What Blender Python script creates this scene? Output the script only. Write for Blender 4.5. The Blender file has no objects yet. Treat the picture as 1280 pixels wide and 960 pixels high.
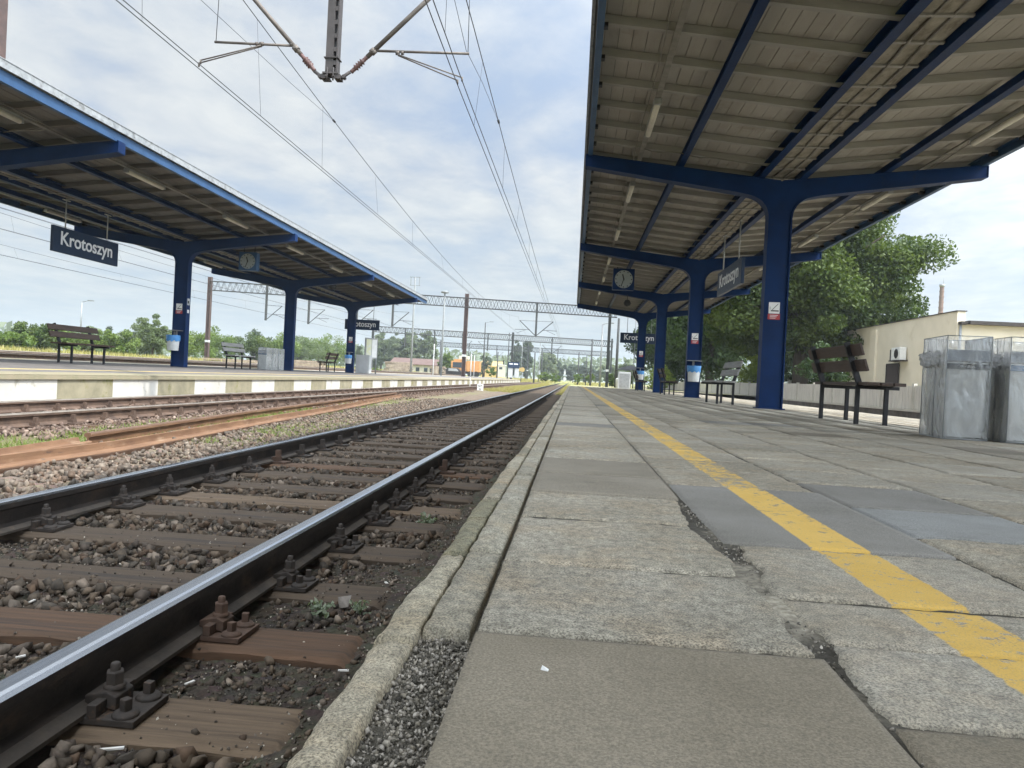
import bpy, bmesh, math, random
import numpy as np
from mathutils import Vector, Matrix, noise as mn
R = random.Random(11)
NR = np.random.default_rng(5)
S = bpy.context.scene
COL = S.collection
PI = math.pi
ORD = 'first second third fourth fifth sixth seventh eighth ninth tenth eleventh twelfth thirteenth fourteenth fifteenth sixteenth'.split()

# ------------------------------------------------------------------ helpers
def rotz(a): return Matrix.Rotation(a, 3, 'Z')

class MB:
    def __init__(s): s.v = []; s.f = []; s.m = []; s.s = []
    def add(s, vs, fs, mi=0, sm=False):
        b = len(s.v); s.v += [tuple(p) for p in vs]
        for f in fs:
            s.f.append(tuple(i + b for i in f)); s.m.append(mi); s.s.append(sm)
    def box(s, x0, x1, y0, y1, z0, z1, mi=0):
        s.add([(x0,y0,z0),(x1,y0,z0),(x1,y1,z0),(x0,y1,z0),(x0,y0,z1),(x1,y0,z1),(x1,y1,z1),(x0,y1,z1)],
              [(3,2,1,0),(4,5,6,7),(0,1,5,4),(1,2,6,5),(2,3,7,6),(3,0,4,7)], mi)
    def obox(s, c, size, rot=None, mi=0):
        hx, hy, hz = (a/2 for a in size); c = Vector(c); rot = rot or Matrix.Identity(3)
        vs = [c + rot @ Vector(p) for p in [(-hx,-hy,-hz),(hx,-hy,-hz),(hx,hy,-hz),(-hx,hy,-hz),(-hx,-hy,hz),(hx,-hy,hz),(hx,hy,hz),(-hx,hy,hz)]]
        s.add(vs, [(3,2,1,0),(4,5,6,7),(0,1,5,4),(1,2,6,5),(2,3,7,6),(3,0,4,7)], mi)
    def bar(s, p0, p1, w, h, up=(0,0,1), mi=0):
        p0 = Vector(p0); p1 = Vector(p1); d = (p1-p0); L = d.length; d.normalize()
        u = Vector(up); x = d.cross(u)
        if x.length < 1e-4: x = d.cross(Vector((1,0,0)))
        x.normalize(); u = x.cross(d)
        s.obox((p0+p1)/2, (w, L, h), Matrix((x, d, u)).transposed(), mi)
    def tube(s, p0, p1, r0, r1=None, n=8, mi=0, cap=True, sm=True):
        s.path([p0, p1], [r0, r0 if r1 is None else r1], n, mi, cap, sm)
    def path(s, pts, r, n=6, mi=0, cap=True, sm=True):
        pts = [Vector(p) for p in pts]; k = len(pts)
        rs = r if isinstance(r, (list, tuple)) else [r]*k
        vs = []; prev = None
        for i, p in enumerate(pts):
            d = (pts[min(i+1, k-1)] - pts[max(i-1, 0)]).normalized()
            if prev is None:
                a = d.cross(Vector((0,0,1)))
                if a.length < 1e-3: a = d.cross(Vector((1,0,0)))
            else: a = prev - d*prev.dot(d)
            a.normalize(); prev = a; b = d.cross(a)
            for j in range(n):
                t = 2*PI*j/n; vs.append(p + (a*math.cos(t) + b*math.sin(t))*rs[i])
        fs = []
        for i in range(k-1):
            for j in range(n):
                j2 = (j+1) % n; fs.append((i*n+j, i*n+j2, (i+1)*n+j2, (i+1)*n+j))
        s.add(vs, fs, mi, sm)
        if cap:
            b = len(s.v)-k*n
            s.f.append(tuple(b+j for j in reversed(range(n)))); s.m.append(mi); s.s.append(False)
            s.f.append(tuple(b+(k-1)*n+j for j in range(n))); s.m.append(mi); s.s.append(False)
    def prism(s, prof, axis, a0, a1, mi=0, sm=False, cap=True):
        n = len(prof)
        def P(p, a): return {'x':(a,p[0],p[1]), 'y':(p[0],a,p[1]), 'z':(p[0],p[1],a)}[axis]
        vs = [P(p,a0) for p in prof] + [P(p,a1) for p in prof]
        s.add(vs, [(i,(i+1)%n,n+(i+1)%n,n+i) for i in range(n)], mi, sm)
        if cap:
            b = len(s.v)-2*n
            s.f += [tuple(b+i for i in reversed(range(n))), tuple(b+n+i for i in range(n))]; s.m += [mi,mi]; s.s += [False,False]
    def lathe(s, prof, c, n=14, mi=0, sm=True):
        vs = []; k = len(prof)
        for r, z in prof:
            for j in range(n):
                t = 2*PI*j/n; vs.append((c[0]+r*math.cos(t), c[1]+r*math.sin(t), c[2]+z))
        s.add(vs, [(i*n+j, i*n+(j+1)%n, (i+1)*n+(j+1)%n, (i+1)*n+j) for i in range(k-1) for j in range(n)], mi, sm)
    def build(s, name, mats, parent=None, loc=None, bevel=0):
        me = bpy.data.meshes.new(name); me.from_pydata(s.v, [], s.f)
        mats = mats if isinstance(mats, (list, tuple)) else [mats]
        for m in mats: me.materials.append(m)
        me.polygons.foreach_set('material_index', s.m); me.polygons.foreach_set('use_smooth', s.s)
        bm = bmesh.new(); bm.from_mesh(me); bmesh.ops.recalc_face_normals(bm, faces=bm.faces); bm.to_mesh(me); bm.free()
        return link(name, me, parent, loc, bevel)

def link(name, me, parent=None, loc=None, bevel=0):
    o = bpy.data.objects.new(name, me); COL.objects.link(o)
    if parent: o.parent = parent
    if loc: o.location = loc
    if bevel:
        b = o.modifiers.new('edge', 'BEVEL'); b.width = bevel; b.segments = 2; b.limit_method = 'ANGLE'
    return o
def tag(o, label, cat, group=None, kind=None):
    o['label'] = label; o['category'] = cat
    if group: o['group'] = group
    if kind: o['kind'] = kind
    return o
def struct(o): o['kind'] = 'structure'; return o
def thing(name, label, cat, loc=(0,0,0), rz=0, group=None):
    o = bpy.data.objects.new(name, None); COL.objects.link(o); o.location = loc; o.rotation_euler = (0,0,rz)
    o.empty_display_size = .1
    return tag(o, label, cat, group)
KIDS = {}
def kids(o):
    return [c for c in bpy.data.objects if c.parent == o]
def dup(root, loc=None, rz=None, label=None, parent=None):
    c = root.copy(); COL.objects.link(c)
    if parent: c.parent = parent
    if loc is not None: c.location = loc
    if rz is not None: c.rotation_euler = (0,0,rz)
    if label: c['label'] = label
    for k in root.children: dup(k, parent=c)
    return c
def upd(): bpy.context.view_layer.update()

def fastmesh(name, V, F, mat, smooth=False, col=None):
    V = np.asarray(V, dtype=np.float32); F = np.asarray(F, dtype=np.int32); k = F.shape[1]
    me = bpy.data.meshes.new(name)
    me.vertices.add(len(V)); me.vertices.foreach_set('co', V.ravel())
    me.loops.add(F.size); me.loops.foreach_set('vertex_index', F.ravel())
    me.polygons.add(len(F)); me.polygons.foreach_set('loop_start', np.arange(0, F.size, k, dtype=np.int32))
    me.polygons.foreach_set('loop_total', np.full(len(F), k, dtype=np.int32))
    if smooth: me.polygons.foreach_set('use_smooth', np.ones(len(F), dtype=bool))
    for m in (mat if isinstance(mat, (list, tuple)) else [mat]): me.materials.append(m)
    me.update(calc_edges=True)
    if col is not None:
        a = me.attributes.new('col', 'FLOAT_COLOR', 'POINT')
        c = np.ones((len(V), 4), dtype=np.float32); c[:, :col.shape[1]] = col
        a.data.foreach_set('color', c.ravel())
    return me
def grid_faces(nx, ny):
    i = np.arange(nx*ny).reshape(ny, nx)
    return np.stack([i[:-1,:-1], i[:-1,1:], i[1:,1:], i[1:,:-1]], -1).reshape(-1, 4)

# value noise on arrays
_P = NR.random((256, 256)).astype(np.float32)
def vn(x, y, f=1.0, o=4, s=0):
    x = np.asarray(x, dtype=np.float64)*f + 17.3*s; y = np.asarray(y, dtype=np.float64)*f + 5.7*s
    t = 0; a = 1; tot = 0
    for k in range(o):
        xi = np.floor(x).astype(int); yi = np.floor(y).astype(int); fx = x-xi; fy = y-yi
        fx = fx*fx*(3-2*fx); fy = fy*fy*(3-2*fy)
        g = lambda i, j: _P[(xi+i) & 255, (yi+j) & 255]
        t = t + a*((g(0,0)*(1-fx)+g(1,0)*fx)*(1-fy) + (g(0,1)*(1-fx)+g(1,1)*fx)*fy); tot += a
        a *= .5; x = x*2.03+3.1; y = y*2.03+1.7
    return t/tot   # 0..1

# ------------------------------------------------------------------ materials
def nd(t, typ, **kw):
    n = t.nodes.new(typ)
    for k, v in kw.items():
        if k in n.inputs: n.inputs[k].default_value = v
        else: setattr(n, k, v)
    return n
def newmat(name):
    m = bpy.data.materials.new(name); m.use_nodes = True; t = m.node_tree
    return m, t, t.nodes['Principled BSDF']
def c4(c): return (c[0], c[1], c[2], 1)
def mixc(t, fac, a, b, blend='MIX'):
    n = t.nodes.new('ShaderNodeMix'); n.data_type = 'RGBA'; n.blend_type = blend
    for sock, v in ((n.inputs[0], fac), (n.inputs[6], a), (n.inputs[7], b)):
        if hasattr(v, 'is_output'): t.links.new(v, sock)
        else: sock.default_value = v if isinstance(v, (int, float)) else c4(v)
    return n.outputs[2]
def ramp(t, inp, stops):
    n = t.nodes.new('ShaderNodeValToRGB'); e = n.color_ramp.elements
    while len(e) < len(stops): e.new(.5)
    for x, (p, v) in zip(e, stops):
        x.position = p; x.color = (v, v, v, 1) if isinstance(v, (int, float)) else c4(v)
    t.links.new(inp, n.inputs[0]); return n.outputs[0]
def math_(t, op, a, b=0.0):
    n = t.nodes.new('ShaderNodeMath'); n.operation = op
    for s, v in ((n.inputs[0], a), (n.inputs[1], b)):
        if hasattr(v, 'is_output'): t.links.new(v, s)
        else: s.default_value = v
    return n.outputs[0]
def coords(t, kind='pos', stretch=(1,1,1)):
    if kind == 'pos': o = t.nodes.new('ShaderNodeNewGeometry').outputs['Position']
    else: o = t.nodes.new('ShaderNodeTexCoord').outputs['Object']
    mp = t.nodes.new('ShaderNodeMapping'); mp.inputs['Scale'].default_value = stretch
    t.links.new(o, mp.inputs[0]); return mp.outputs[0]
def noi(t, vec, scale, detail=6, rough=.6, dist=0):
    n = nd(t, 'ShaderNodeTexNoise', Scale=scale, Detail=detail, Roughness=rough, Distortion=dist)
    t.links.new(vec, n.inputs['Vector']); return n.outputs['Fac']
def bumpn(t, h, strength, dist, normal=None):
    b = nd(t, 'ShaderNodeBump', Strength=strength, Distance=dist); t.links.new(h, b.inputs['Height'])
    if normal: t.links.new(normal, b.inputs['Normal'])
    return b.outputs[0]
def pm(name, c1, c2=None, scale=6, rough=.75, metal=0, bump=.25, bd=.004, bscale=None, stain=None, stretch=(1,1,1), coord='pos', attr=False, spec=.35, stain2=None, rvar=.15, lo=.35, hi=.65):
    """painted / mineral / metal surface: two tones by noise, optional stain (colour, scale, threshold), bump"""
    m, t, b = newmat(name); v = coords(t, coord, stretch)
    n1 = noi(t, v, scale); c2 = c2 or tuple(x*.7 for x in c1)
    col = mixc(t, ramp(t, n1, [(lo,0),(hi,1)]), c1, c2)
    if attr:
        a = t.nodes.new('ShaderNodeAttribute'); a.attribute_name = 'col'
        col = mixc(t, 1.0, col, a.outputs['Color'], 'MULTIPLY')
    if stain:
        n2 = noi(t, v, stain[1], 8, .7)
        col = mixc(t, ramp(t, n2, [(stain[2],0),(min(1,stain[2]+.12),1)]), col, stain[0])
    if stain2:
        n2 = noi(t, v, stain2[1], 9, .75)
        col = mixc(t, ramp(t, n2, [(stain2[2],0),(min(1,stain2[2]+.04),1)]), col, stain2[0])
    t.links.new(col, b.inputs['Base Color'])
    n3 = noi(t, v, bscale or scale*6, 8, .65)
    t.links.new(ramp(t, n3, [(0, max(.02, rough-rvar)), (1, min(1, rough+rvar))]), b.inputs['Roughness'])
    b.inputs['Metallic'].default_value = metal; b.inputs['Specular IOR Level'].default_value = spec
    if bump: t.links.new(bumpn(t, n3, bump, bd), b.inputs['Normal'])
    return m

def slab_mat():
    """concrete paving: tint and weathering from the 'col' attribute (alpha = weathered), yellow safety line painted along x = .52 .. .64"""
    m, t, b = newmat('paving_concrete'); v = coords(t)
    a = t.nodes.new('ShaderNodeAttribute'); a.attribute_name = 'col'; W = a.outputs['Alpha']
    fine = noi(t, v, 330, 3, .75); mid = noi(t, v, 44, 7, .75); big = noi(t, v, 2.2, 6, .65)
    vo = nd(t, 'ShaderNodeTexVoronoi', Scale=170.0); t.links.new(v, vo.inputs['Vector'])
    base = a.outputs['Color']
    mott = mixc(t, ramp(t, mid, [(.36,0),(.6,1)]), (.56,.545,.51), (1.12,1.1,1.05))
    speck = mixc(t, ramp(t, fine, [(.38,0),(.58,1)]), (.42,.405,.375), (1.32,1.3,1.24))
    weath = mixc(t, 1.0, mott, speck, 'MULTIPLY')
    calm = mixc(t, ramp(t, fine, [(.36,0),(.64,1)]), (.70,.69,.67), (1.36,1.33,1.26))
    var = mixc(t, W, calm, weath)
    col = mixc(t, 1.0, base, var, 'MULTIPLY')
    col = mixc(t, 1.0, col, mixc(t, ramp(t, big, [(.35,0),(.68,1)]), (.78,.77,.73), (1.1,1.1,1.09)), 'MULTIPLY')
    dark = ramp(t, noi(t, v, 9, 8, .75), [(.60,0),(.74,1)])
    col = mixc(t, math_(t, 'MULTIPLY', math_(t, 'MULTIPLY', dark, W), .75), col, (.09,.085,.07))
    brn = ramp(t, noi(t, v, 5.5, 7, .75), [(.46,0),(.62,1)])
    col = mixc(t, math_(t, 'MULTIPLY', math_(t, 'MULTIPLY', brn, W), .55), col, mixc(t, 1.0, col, (1.0,.86,.72), 'MULTIPLY'))
    blot = ramp(t, noi(t, v, 3.1, 9, .8), [(.57,0),(.66,1)])
    col = mixc(t, math_(t, 'MULTIPLY', blot, .38), col, (.11,.10,.08))
    # yellow line
    sx = t.nodes.new('ShaderNodeSeparateXYZ'); g = t.nodes.new('ShaderNodeNewGeometry'); t.links.new(g.outputs['Position'], sx.inputs[0])
    ed = math_(t, 'MULTIPLY', math_(t, 'SUBTRACT', noi(t, v, 45, 4), .5), .012)
    d = math_(t, 'ABSOLUTE', math_(t, 'SUBTRACT', math_(t, 'ADD', sx.outputs['X'], ed), .585))
    line = ramp(t, d, [(.0585,1),(.0605,0)])
    wear = math_(t, 'ADD', noi(t, v, 26, 10, .78), math_(t, 'MULTIPLY', math_(t, 'SUBTRACT', noi(t, v, 2.3, 3), .5), .35))
    keep = ramp(t, math_(t, 'SUBTRACT', wear, math_(t, 'MULTIPLY', W, .055)), [(.40,0),(.43,1)])
    gate = ramp(t, sx.outputs['Y'], [(0,1),(1,1)])
    yl = math_(t, 'MULTIPLY', line, keep)
    yc = mixc(t, ramp(t, noi(t, v, 8, 6), [(.3,0),(.7,1)]), (.64,.40,.085), (.70,.46,.12))
    yc = mixc(t, ramp(t, fine, [(.36,.6),(.5,0)]), yc, (.40,.30,.13))
    col = mixc(t, yl, col, yc)
    t.links.new(col, b.inputs['Base Color'])
    t.links.new(ramp(t, mid, [(0,.62),(1,.95)]), b.inputs['Roughness']); b.inputs['Specular IOR Level'].default_value = .35
    h = math_(t, 'ADD', math_(t, 'MULTIPLY', mid, 1.0), math_(t, 'MULTIPLY', fine, .5))
    bs = nd(t, 'ShaderNodeBump', Distance=.006); t.links.new(h, bs.inputs['Height'])
    t.links.new(math_(t, 'ADD', math_(t, 'MULTIPLY', W, .75), .12), bs.inputs['Strength'])
    t.links.new(bs.outputs[0], b.inputs['Normal'])
    return m

def ground_mat(name, bumpd=.02, vs=28):
    m, t, b = newmat(name); v = coords(t)
    a = t.nodes.new('ShaderNodeAttribute'); a.attribute_name = 'col'
    n = noi(t, v, 60, 6, .75)
    vo = nd(t, 'ShaderNodeTexVoronoi', Scale=float(vs)); t.links.new(v, vo.inputs['Vector'])
    k = mixc(t, ramp(t, n, [(.3,0),(.7,1)]), (.55,.53,.5), (1.35,1.33,1.3))
    k2 = mixc(t, .45, k, mixc(t, .6, vo.outputs['Color'], (.6,.6,.6)), 'MULTIPLY')
    k3 = mixc(t, ramp(t, noi(t, v, 2.1, 6, .7), [(.3,0),(.7,1)]), (.75,.74,.7), (1.25,1.24,1.22))
    col = mixc(t, 1.0, mixc(t, 1.0, a.outputs['Color'], k2, 'MULTIPLY'), k3, 'MULTIPLY')
    col = mixc(t, 1.0, col, (1.5,1.5,1.5), 'MULTIPLY')
    t.links.new(col, b.inputs['Base Color']); b.inputs['Roughness'].default_value = .95; b.inputs['Specular IOR Level'].default_value = .2
    h = math_(t, 'SUBTRACT', math_(t, 'MULTIPLY', n, .7), vo.outputs['Distance'])
    t.links.new(bumpn(t, h, .8, bumpd), b.inputs['Normal'])
    return m

def leaf_mat(name, c1, c2):
    m = bpy.data.materials.new(name); m.use_nodes = True; t = m.node_tree; b = t.nodes['Principled BSDF']
    a = t.nodes.new('ShaderNodeAttribute'); a.attribute_name = 'col'
    sep = t.nodes.new('ShaderNodeSeparateColor'); t.links.new(a.outputs['Color'], sep.inputs[0])
    col = mixc(t, sep.outputs[0], c1, c2)
    t.links.new(col, b.inputs['Base Color']); b.inputs['Roughness'].default_value = .55; b.inputs['Specular IOR Level'].default_value = .3
    tr = t.nodes.new('ShaderNodeBsdfTranslucent'); t.links.new(mixc(t, 1.0, col, (1.3,1.4,.6), 'MULTIPLY'), tr.inputs[0])
    mx = t.nodes.new('ShaderNodeMixShader'); mx.inputs[0].default_value = .3
    t.links.new(b.outputs[0], mx.inputs[1]); t.links.new(tr.outputs[0], mx.inputs[2])
    t.links.new(mx.outputs[0], t.nodes['Material Output'].inputs[0])
    return m

def film_mat(name, tint, body, gl=.12, crump=8.0, bs=.6, st=(1,1,1)):
    """clear plastic: mostly see-through, a whitish body and a glossy wrinkled sheen"""
    m = bpy.data.materials.new(name); m.use_nodes = True; t = m.node_tree; t.nodes.remove(t.nodes['Principled BSDF'])
    v = coords(t, 'pos', st); n = noi(t, v, crump, 5, .6, 1.2)
    nb = bumpn(t, n, bs, .05)
    tp = t.nodes.new('ShaderNodeBsdfTransparent'); tp.inputs[0].default_value = c4(tint)
    df = t.nodes.new('ShaderNodeBsdfDiffuse'); df.inputs[0].default_value = (.9,.915,.91,1); t.links.new(nb, df.inputs['Normal'])
    tl = t.nodes.new('ShaderNodeBsdfTranslucent'); tl.inputs[0].default_value = (.9,.915,.92,1)
    ad = t.nodes.new('ShaderNodeMixShader'); ad.inputs[0].default_value = .5; t.links.new(df.outputs[0], ad.inputs[1]); t.links.new(tl.outputs[0], ad.inputs[2])
    g = t.nodes.new('ShaderNodeBsdfGlossy'); g.inputs['Roughness'].default_value = .12; t.links.new(nb, g.inputs['Normal'])
    m1 = t.nodes.new('ShaderNodeMixShader'); t.links.new(math_(t, 'MULTIPLY', ramp(t, n, [(.35,.8),(.65,1.25)]), body), m1.inputs[0])
    t.links.new(tp.outputs[0], m1.inputs[1]); t.links.new(ad.outputs[0], m1.inputs[2])
    fr = nd(t, 'ShaderNodeFresnel', IOR=1.45); t.links.new(nb, fr.inputs['Normal'])
    m2 = t.nodes.new('ShaderNodeMixShader'); t.links.new(math_(t, 'ADD', fr.outputs[0], gl), m2.inputs[0])
    t.links.new(m1.outputs[0], m2.inputs[1]); t.links.new(g.outputs[0], m2.inputs[2])
    t.links.new(m2.outputs[0], t.nodes['Material Output'].inputs[0])
    return m

def board_mat(name='painted_roof_boards', k=1.0):
    m, t, b = newmat(name); v = coords(t)
    sx = t.nodes.new('ShaderNodeSeparateXYZ'); t.links.new(v, sx.inputs[0])
    q = math_(t, 'FLOOR', math_(t, 'MULTIPLY', sx.outputs['X'], 1/.17)); q2 = math_(t, 'FLOOR', math_(t, 'MULTIPLY', math_(t, 'ADD', sx.outputs['Y'], math_(t, 'MULTIPLY', q, 1.3)), .24))
    wn = t.nodes.new('ShaderNodeTexWhiteNoise'); wn.noise_dimensions = '2D'
    cb = t.nodes.new('ShaderNodeCombineXYZ'); t.links.new(q, cb.inputs[0]); t.links.new(q2, cb.inputs[1]); t.links.new(cb.outputs[0], wn.inputs['Vector'])
    col = mixc(t, wn.outputs['Value'], (.265,.26,.243), (.33,.325,.308))
    v2 = coords(t, 'pos', (9,.7,1)); g = noi(t, v2, 5, 8, .7)
    col = mixc(t, ramp(t, g, [(.52,0),(.78,.55)]), col, (.19,.17,.14))
    col = mixc(t, ramp(t, noi(t, v, 1.1, 6, .7), [(.56,0),(.72,.7)]), col, (.18,.16,.13))
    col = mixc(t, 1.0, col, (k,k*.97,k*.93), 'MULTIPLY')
    t.links.new(col, b.inputs['Base Color']); b.inputs['Roughness'].default_value = .8
    t.links.new(bumpn(t, g, .3, .004), b.inputs['Normal'])
    return m

M = {}
M['slab'] = slab_mat()
M['kerb'] = pm('kerb_concrete', (.44,.415,.36), (.27,.255,.215), 30, .9, bump=1, bd=.007, bscale=130, stain=((.13,.12,.095), 16, .56))
M['kerb2'] = pm('kerb_concrete_mossy', (.31,.295,.235), (.2,.19,.15), 26, .92, bump=1, bd=.006, bscale=120, stain=((.10,.10,.065), 9, .56))
M['grit'] = pm('joint_grit', (.25,.232,.195), (.11,.10,.082), 75, .95, attr=True, bump=1, bd=.01, bscale=160, stain=((.085,.085,.05), 5, .60))
M['bed'] = ground_mat('track_bed_soil')
M['land'] = ground_mat('open_ground', .05, 6)
M['stone_d'] = pm('oily_ballast', (1.25,1.15,1.05), (.7,.66,.62), 30, .85, bump=.5, bd=.004, bscale=90, attr=True)
M['stone_p'] = pm('clean_ballast', (1.15,1.1,1.05), (.75,.72,.7), 22, .9, bump=.5, bd=.004, bscale=80, attr=True)
M['wood'] = pm('sleeper_timber', (.092,.064,.041), (.05,.037,.026), 9, .85, bump=.8, bd=.005, bscale=26, stretch=(.22,5,5), coord='obj', stain=((.032,.026,.022), 2.2, .52), lo=.25, hi=.75)
M['wood_pale'] = pm('sleeper_timber_worn', (.155,.108,.068), (.078,.054,.035), 8, .85, bump=.8, bd=.005, bscale=26, stretch=(.22,5,5), coord='obj', stain=((.05,.04,.032), 2, .55))
M['wood_red'] = pm('sleeper_timber_rusty', (.115,.064,.036), (.06,.038,.024), 8, .85, bump=.8, bd=.005, bscale=26, stretch=(.22,5,5), coord='obj', stain=((.04,.03,.025), 2, .55))
M['rail_side'] = pm('rail_flank', (.036,.028,.023), (.018,.015,.013), 14, .75, bump=.6, bd=.003, bscale=90, stain=((.062,.040,.027), 6, .56), stretch=(1,.5,1), spec=.2)
M['rail_top'] = pm('rail_running_face', (.62,.64,.68), (.53,.55,.59), 60, .24, 1, bump=0, stretch=(1,.004,.0), rvar=.07)
M['rail_foot'] = pm('rail_foot', (.07,.055,.042), (.038,.031,.025), 9, .75, bump=.4, bscale=60, stain=((.1,.07,.045), 7, .58))
M['rail2_side'] = pm('rail_flank_rusty', (.13,.085,.06), (.075,.05,.038), 6, .8, bump=.3, bscale=50)
M['rail2_top'] = pm('rail_face_dull', (.42,.37,.31), (.3,.25,.2), 5, .4, .7, bump=.05)
M['plate'] = pm('fastening_iron', (.05,.038,.03), (.03,.025,.021), 20, .75, bump=.4, bscale=90, coord='obj', stain=((.12,.065,.035), 14, .6))
M['plate_r'] = pm('fastening_iron_rusty', (.10,.058,.038), (.06,.038,.027), 20, .8, bump=.5, bscale=90, coord='obj')
M['rust'] = pm('scrap_rail_rust', (.215,.122,.068), (.14,.075,.042), 5, .85, bump=.3, bscale=60, stretch=(2,.5,2), stain=((.25,.165,.105), 4, .56), stain2=((.085,.055,.04), 7, .6))
M['rust_d'] = pm('scrap_rail_rust_dark', (.15,.09,.06), (.1,.06,.04), 6, .85, bump=.3, bscale=60, stretch=(2,.5,2))
M['blue'] = pm('blue_paint', (.0035,.024,.092), (.003,.017,.066), 2.2, .55, bump=.12, bscale=40, stain=((.016,.026,.055), 5, .62), stain2=((.05,.036,.032), 12, .645), spec=.13)
M['blue_l'] = pm('blue_fascia_paint', (.032,.085,.185), (.024,.066,.145), 3, .5, bump=.08, bscale=25, stain=((.1,.1,.11), 6, .7))
M['boards'] = board_mat()
M['boards_shade'] = board_mat('shade_toned_roof_boards', .52)  # same boards, darkened to stand for the shade under the opposite canopy
M['joist_shade'] = pm('shade_toned_joist', (.14,.13,.112), (.11,.102,.088), 4, .8, bump=.3, bscale=30, stretch=(.5,3,3))  # opposite canopy joists, with the under-roof shade put into their colour
M['joist'] = pm('painted_joist', (.30,.294,.277), (.25,.245,.23), 4, .8, bump=.3, bscale=30, stain=((.25,.21,.165), 3, .62), stretch=(.5,3,3))
M['galv'] = pm('galvanised_trim', (.36,.375,.38), (.25,.262,.268), 9, .55, .2, bump=.25, bscale=40, stain=((.17,.17,.165), 7, .55))
M['roof'] = pm('roofing_felt', (.12,.12,.12), (.08,.08,.08), 5, .9)
M['gutter'] = pm('weathered_gutter', (.32,.30,.25), (.17,.155,.12), 6, .8, stain=((.14,.12,.09), 8, .55), stretch=(1,.4,1))
M['black'] = pm('black_iron', (.02,.02,.022), (.012,.012,.013), 8, .6, coord='obj')
M['lampw'] = pm('lamp_diffuser', (.60,.58,.51), (.5,.48,.42), 6, .45, bump=0, coord='obj')
M['cable'] = pm('cable_grey', (.22,.21,.19), (.15,.145,.13), 8, .7)
M['navy'] = pm('sign_navy', (.010,.028,.068), (.008,.022,.055), 3, .45, bump=.03, coord='obj')
M['white'] = pm('white_paint', (.78,.78,.76), (.68,.68,.66), 6, .5, bump=.05, coord='obj')
M['letter'] = pm('sign_lettering', (.80,.81,.82), (.72,.73,.75), 6, .5, bump=0, coord='obj')
M['red'] = pm('red_sticker', (.42,.05,.05), (.34,.04,.045), 9, .5, bump=0, coord='obj')
M['grey'] = pm('grey_metal', (.34,.35,.35), (.26,.27,.27), 8, .5, .3, coord='obj')
M['silver'] = pm('pale_pole_paint', (.21,.225,.222), (.165,.175,.172), 3, .55, coord='obj')
M['mast'] = pm('mast_brown_steel', (.095,.06,.052), (.06,.042,.038), 4, .75, coord='obj', stain=((.14,.08,.06), 4, .6))
M['mastg'] = pm('mast_grey_steel', (.062,.066,.066), (.045,.048,.047), 4, .7, coord='obj')
M['mast_d'] = pm('drop_post_steel', (.06,.052,.05), (.045,.04,.038), 5, .7, coord='obj')
M['wire'] = pm('copper_wire', (.035,.036,.038), (.03,.03,.032), 4, .55, bump=0)
M['porc'] = pm('brown_insulator', (.12,.06,.05), (.08,.045,.04), 8, .35, coord='obj')
M['armm'] = pm('registration_tube', (.16,.14,.12), (.1,.085,.075), 6, .6, .4, coord='obj')
M['bench'] = pm('bench_timber', (.075,.048,.035), (.045,.03,.024), 6, .55, bump=.25, bscale=18, stretch=(6,.4,6), coord='obj')
M['bench_g'] = pm('bench_timber_grey', (.30,.295,.28), (.21,.205,.195), 6, .6, bump=.25, bscale=18, stretch=(6,.4,6), coord='obj')
M['bluebag'] = pm('blue_bin_bag', (.09,.30,.62), (.06,.23,.52), 18, .35, bump=.7, bd=.02, bscale=22, coord='obj')
M['bucket'] = pm('white_bin_bucket', (.72,.73,.72), (.62,.63,.62), 6, .45, bump=.1, coord='obj', stain=((.5,.5,.46), 9, .62))
M['film'] = film_mat('clear_plastic_panel', (.985,.985,.985), .40, .16, 4, .6, (1.5,1.5,.8))
M['film_f'] = film_mat('clear_plastic_front', (.98,.985,.985), .2, .06, 4, .3, (1.5,1.5,.7))
M['bag'] = film_mat('crumpled_clear_bag', (.985,.99,.99), .5, .2, 18, 1.0)
M['liner'] = pm('frosted_bag_liner', (.93,.935,.93), (.86,.875,.87), 5, .35, bump=.35, bd=.02, bscale=7, spec=.6)
M['yliner'] = pm('yellowish_liner', (.55,.54,.25), (.6,.6,.4), 12, .5, coord='obj')
M['edge'] = pm('bin_edge_strip', (.30,.32,.33), (.24,.25,.26), 6, .4, coord='obj')
M['band'] = pm('bin_header_band', (.38,.42,.50), (.34,.38,.45), 4, .4, bump=.05, coord='obj')
M['strip'] = pm('bin_label_strip', (.045,.045,.048), (.035,.035,.038), 4, .4, bump=0, coord='obj')
M['stripb'] = pm('bin_label_blue', (.04,.16,.36), (.035,.14,.32), 4, .4, bump=0, coord='obj')
M['paper'] = pm('waste_paper', (.72,.70,.66), (.5,.46,.4), 14, .8, coord='obj', stain=((.1,.3,.5), 9, .66))
M['asph'] = pm('platform_asphalt', (.185,.168,.152), (.14,.13,.12), 3, .95, bump=.5, bscale=60, stain=((.1,.097,.09), 2.5, .6))
M['coping'] = pm('mossy_coping', (.29,.245,.165), (.24,.22,.14), 5, .95, bump=.5, bscale=50, stain=((.16,.17,.06), 4, .6))
M['wwash'] = pm('whitewash', (.56,.54,.49), (.47,.445,.39), 1.7, .9, bump=.5, bscale=30, stain=((.30,.275,.21), 4, .56))
M['facec'] = pm('mossy_wall_concrete', (.31,.275,.185), (.21,.19,.125), 3, .95, bump=.5, bscale=35, stain=((.17,.16,.03), 2.2, .57))
M['yline'] = pm('worn_yellow_line', (.62,.45,.12), (.5,.4,.2), 3, .8, bump=.1)
M['render'] = pm('cream_render', (.72,.65,.52), (.66,.595,.47), 1.2, .9, bump=.2, bscale=40, stain=((.58,.51,.38), .9, .6))
M['eave'] = pm('dark_eave', (.05,.042,.038), (.035,.03,.028), 5, .7)
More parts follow.
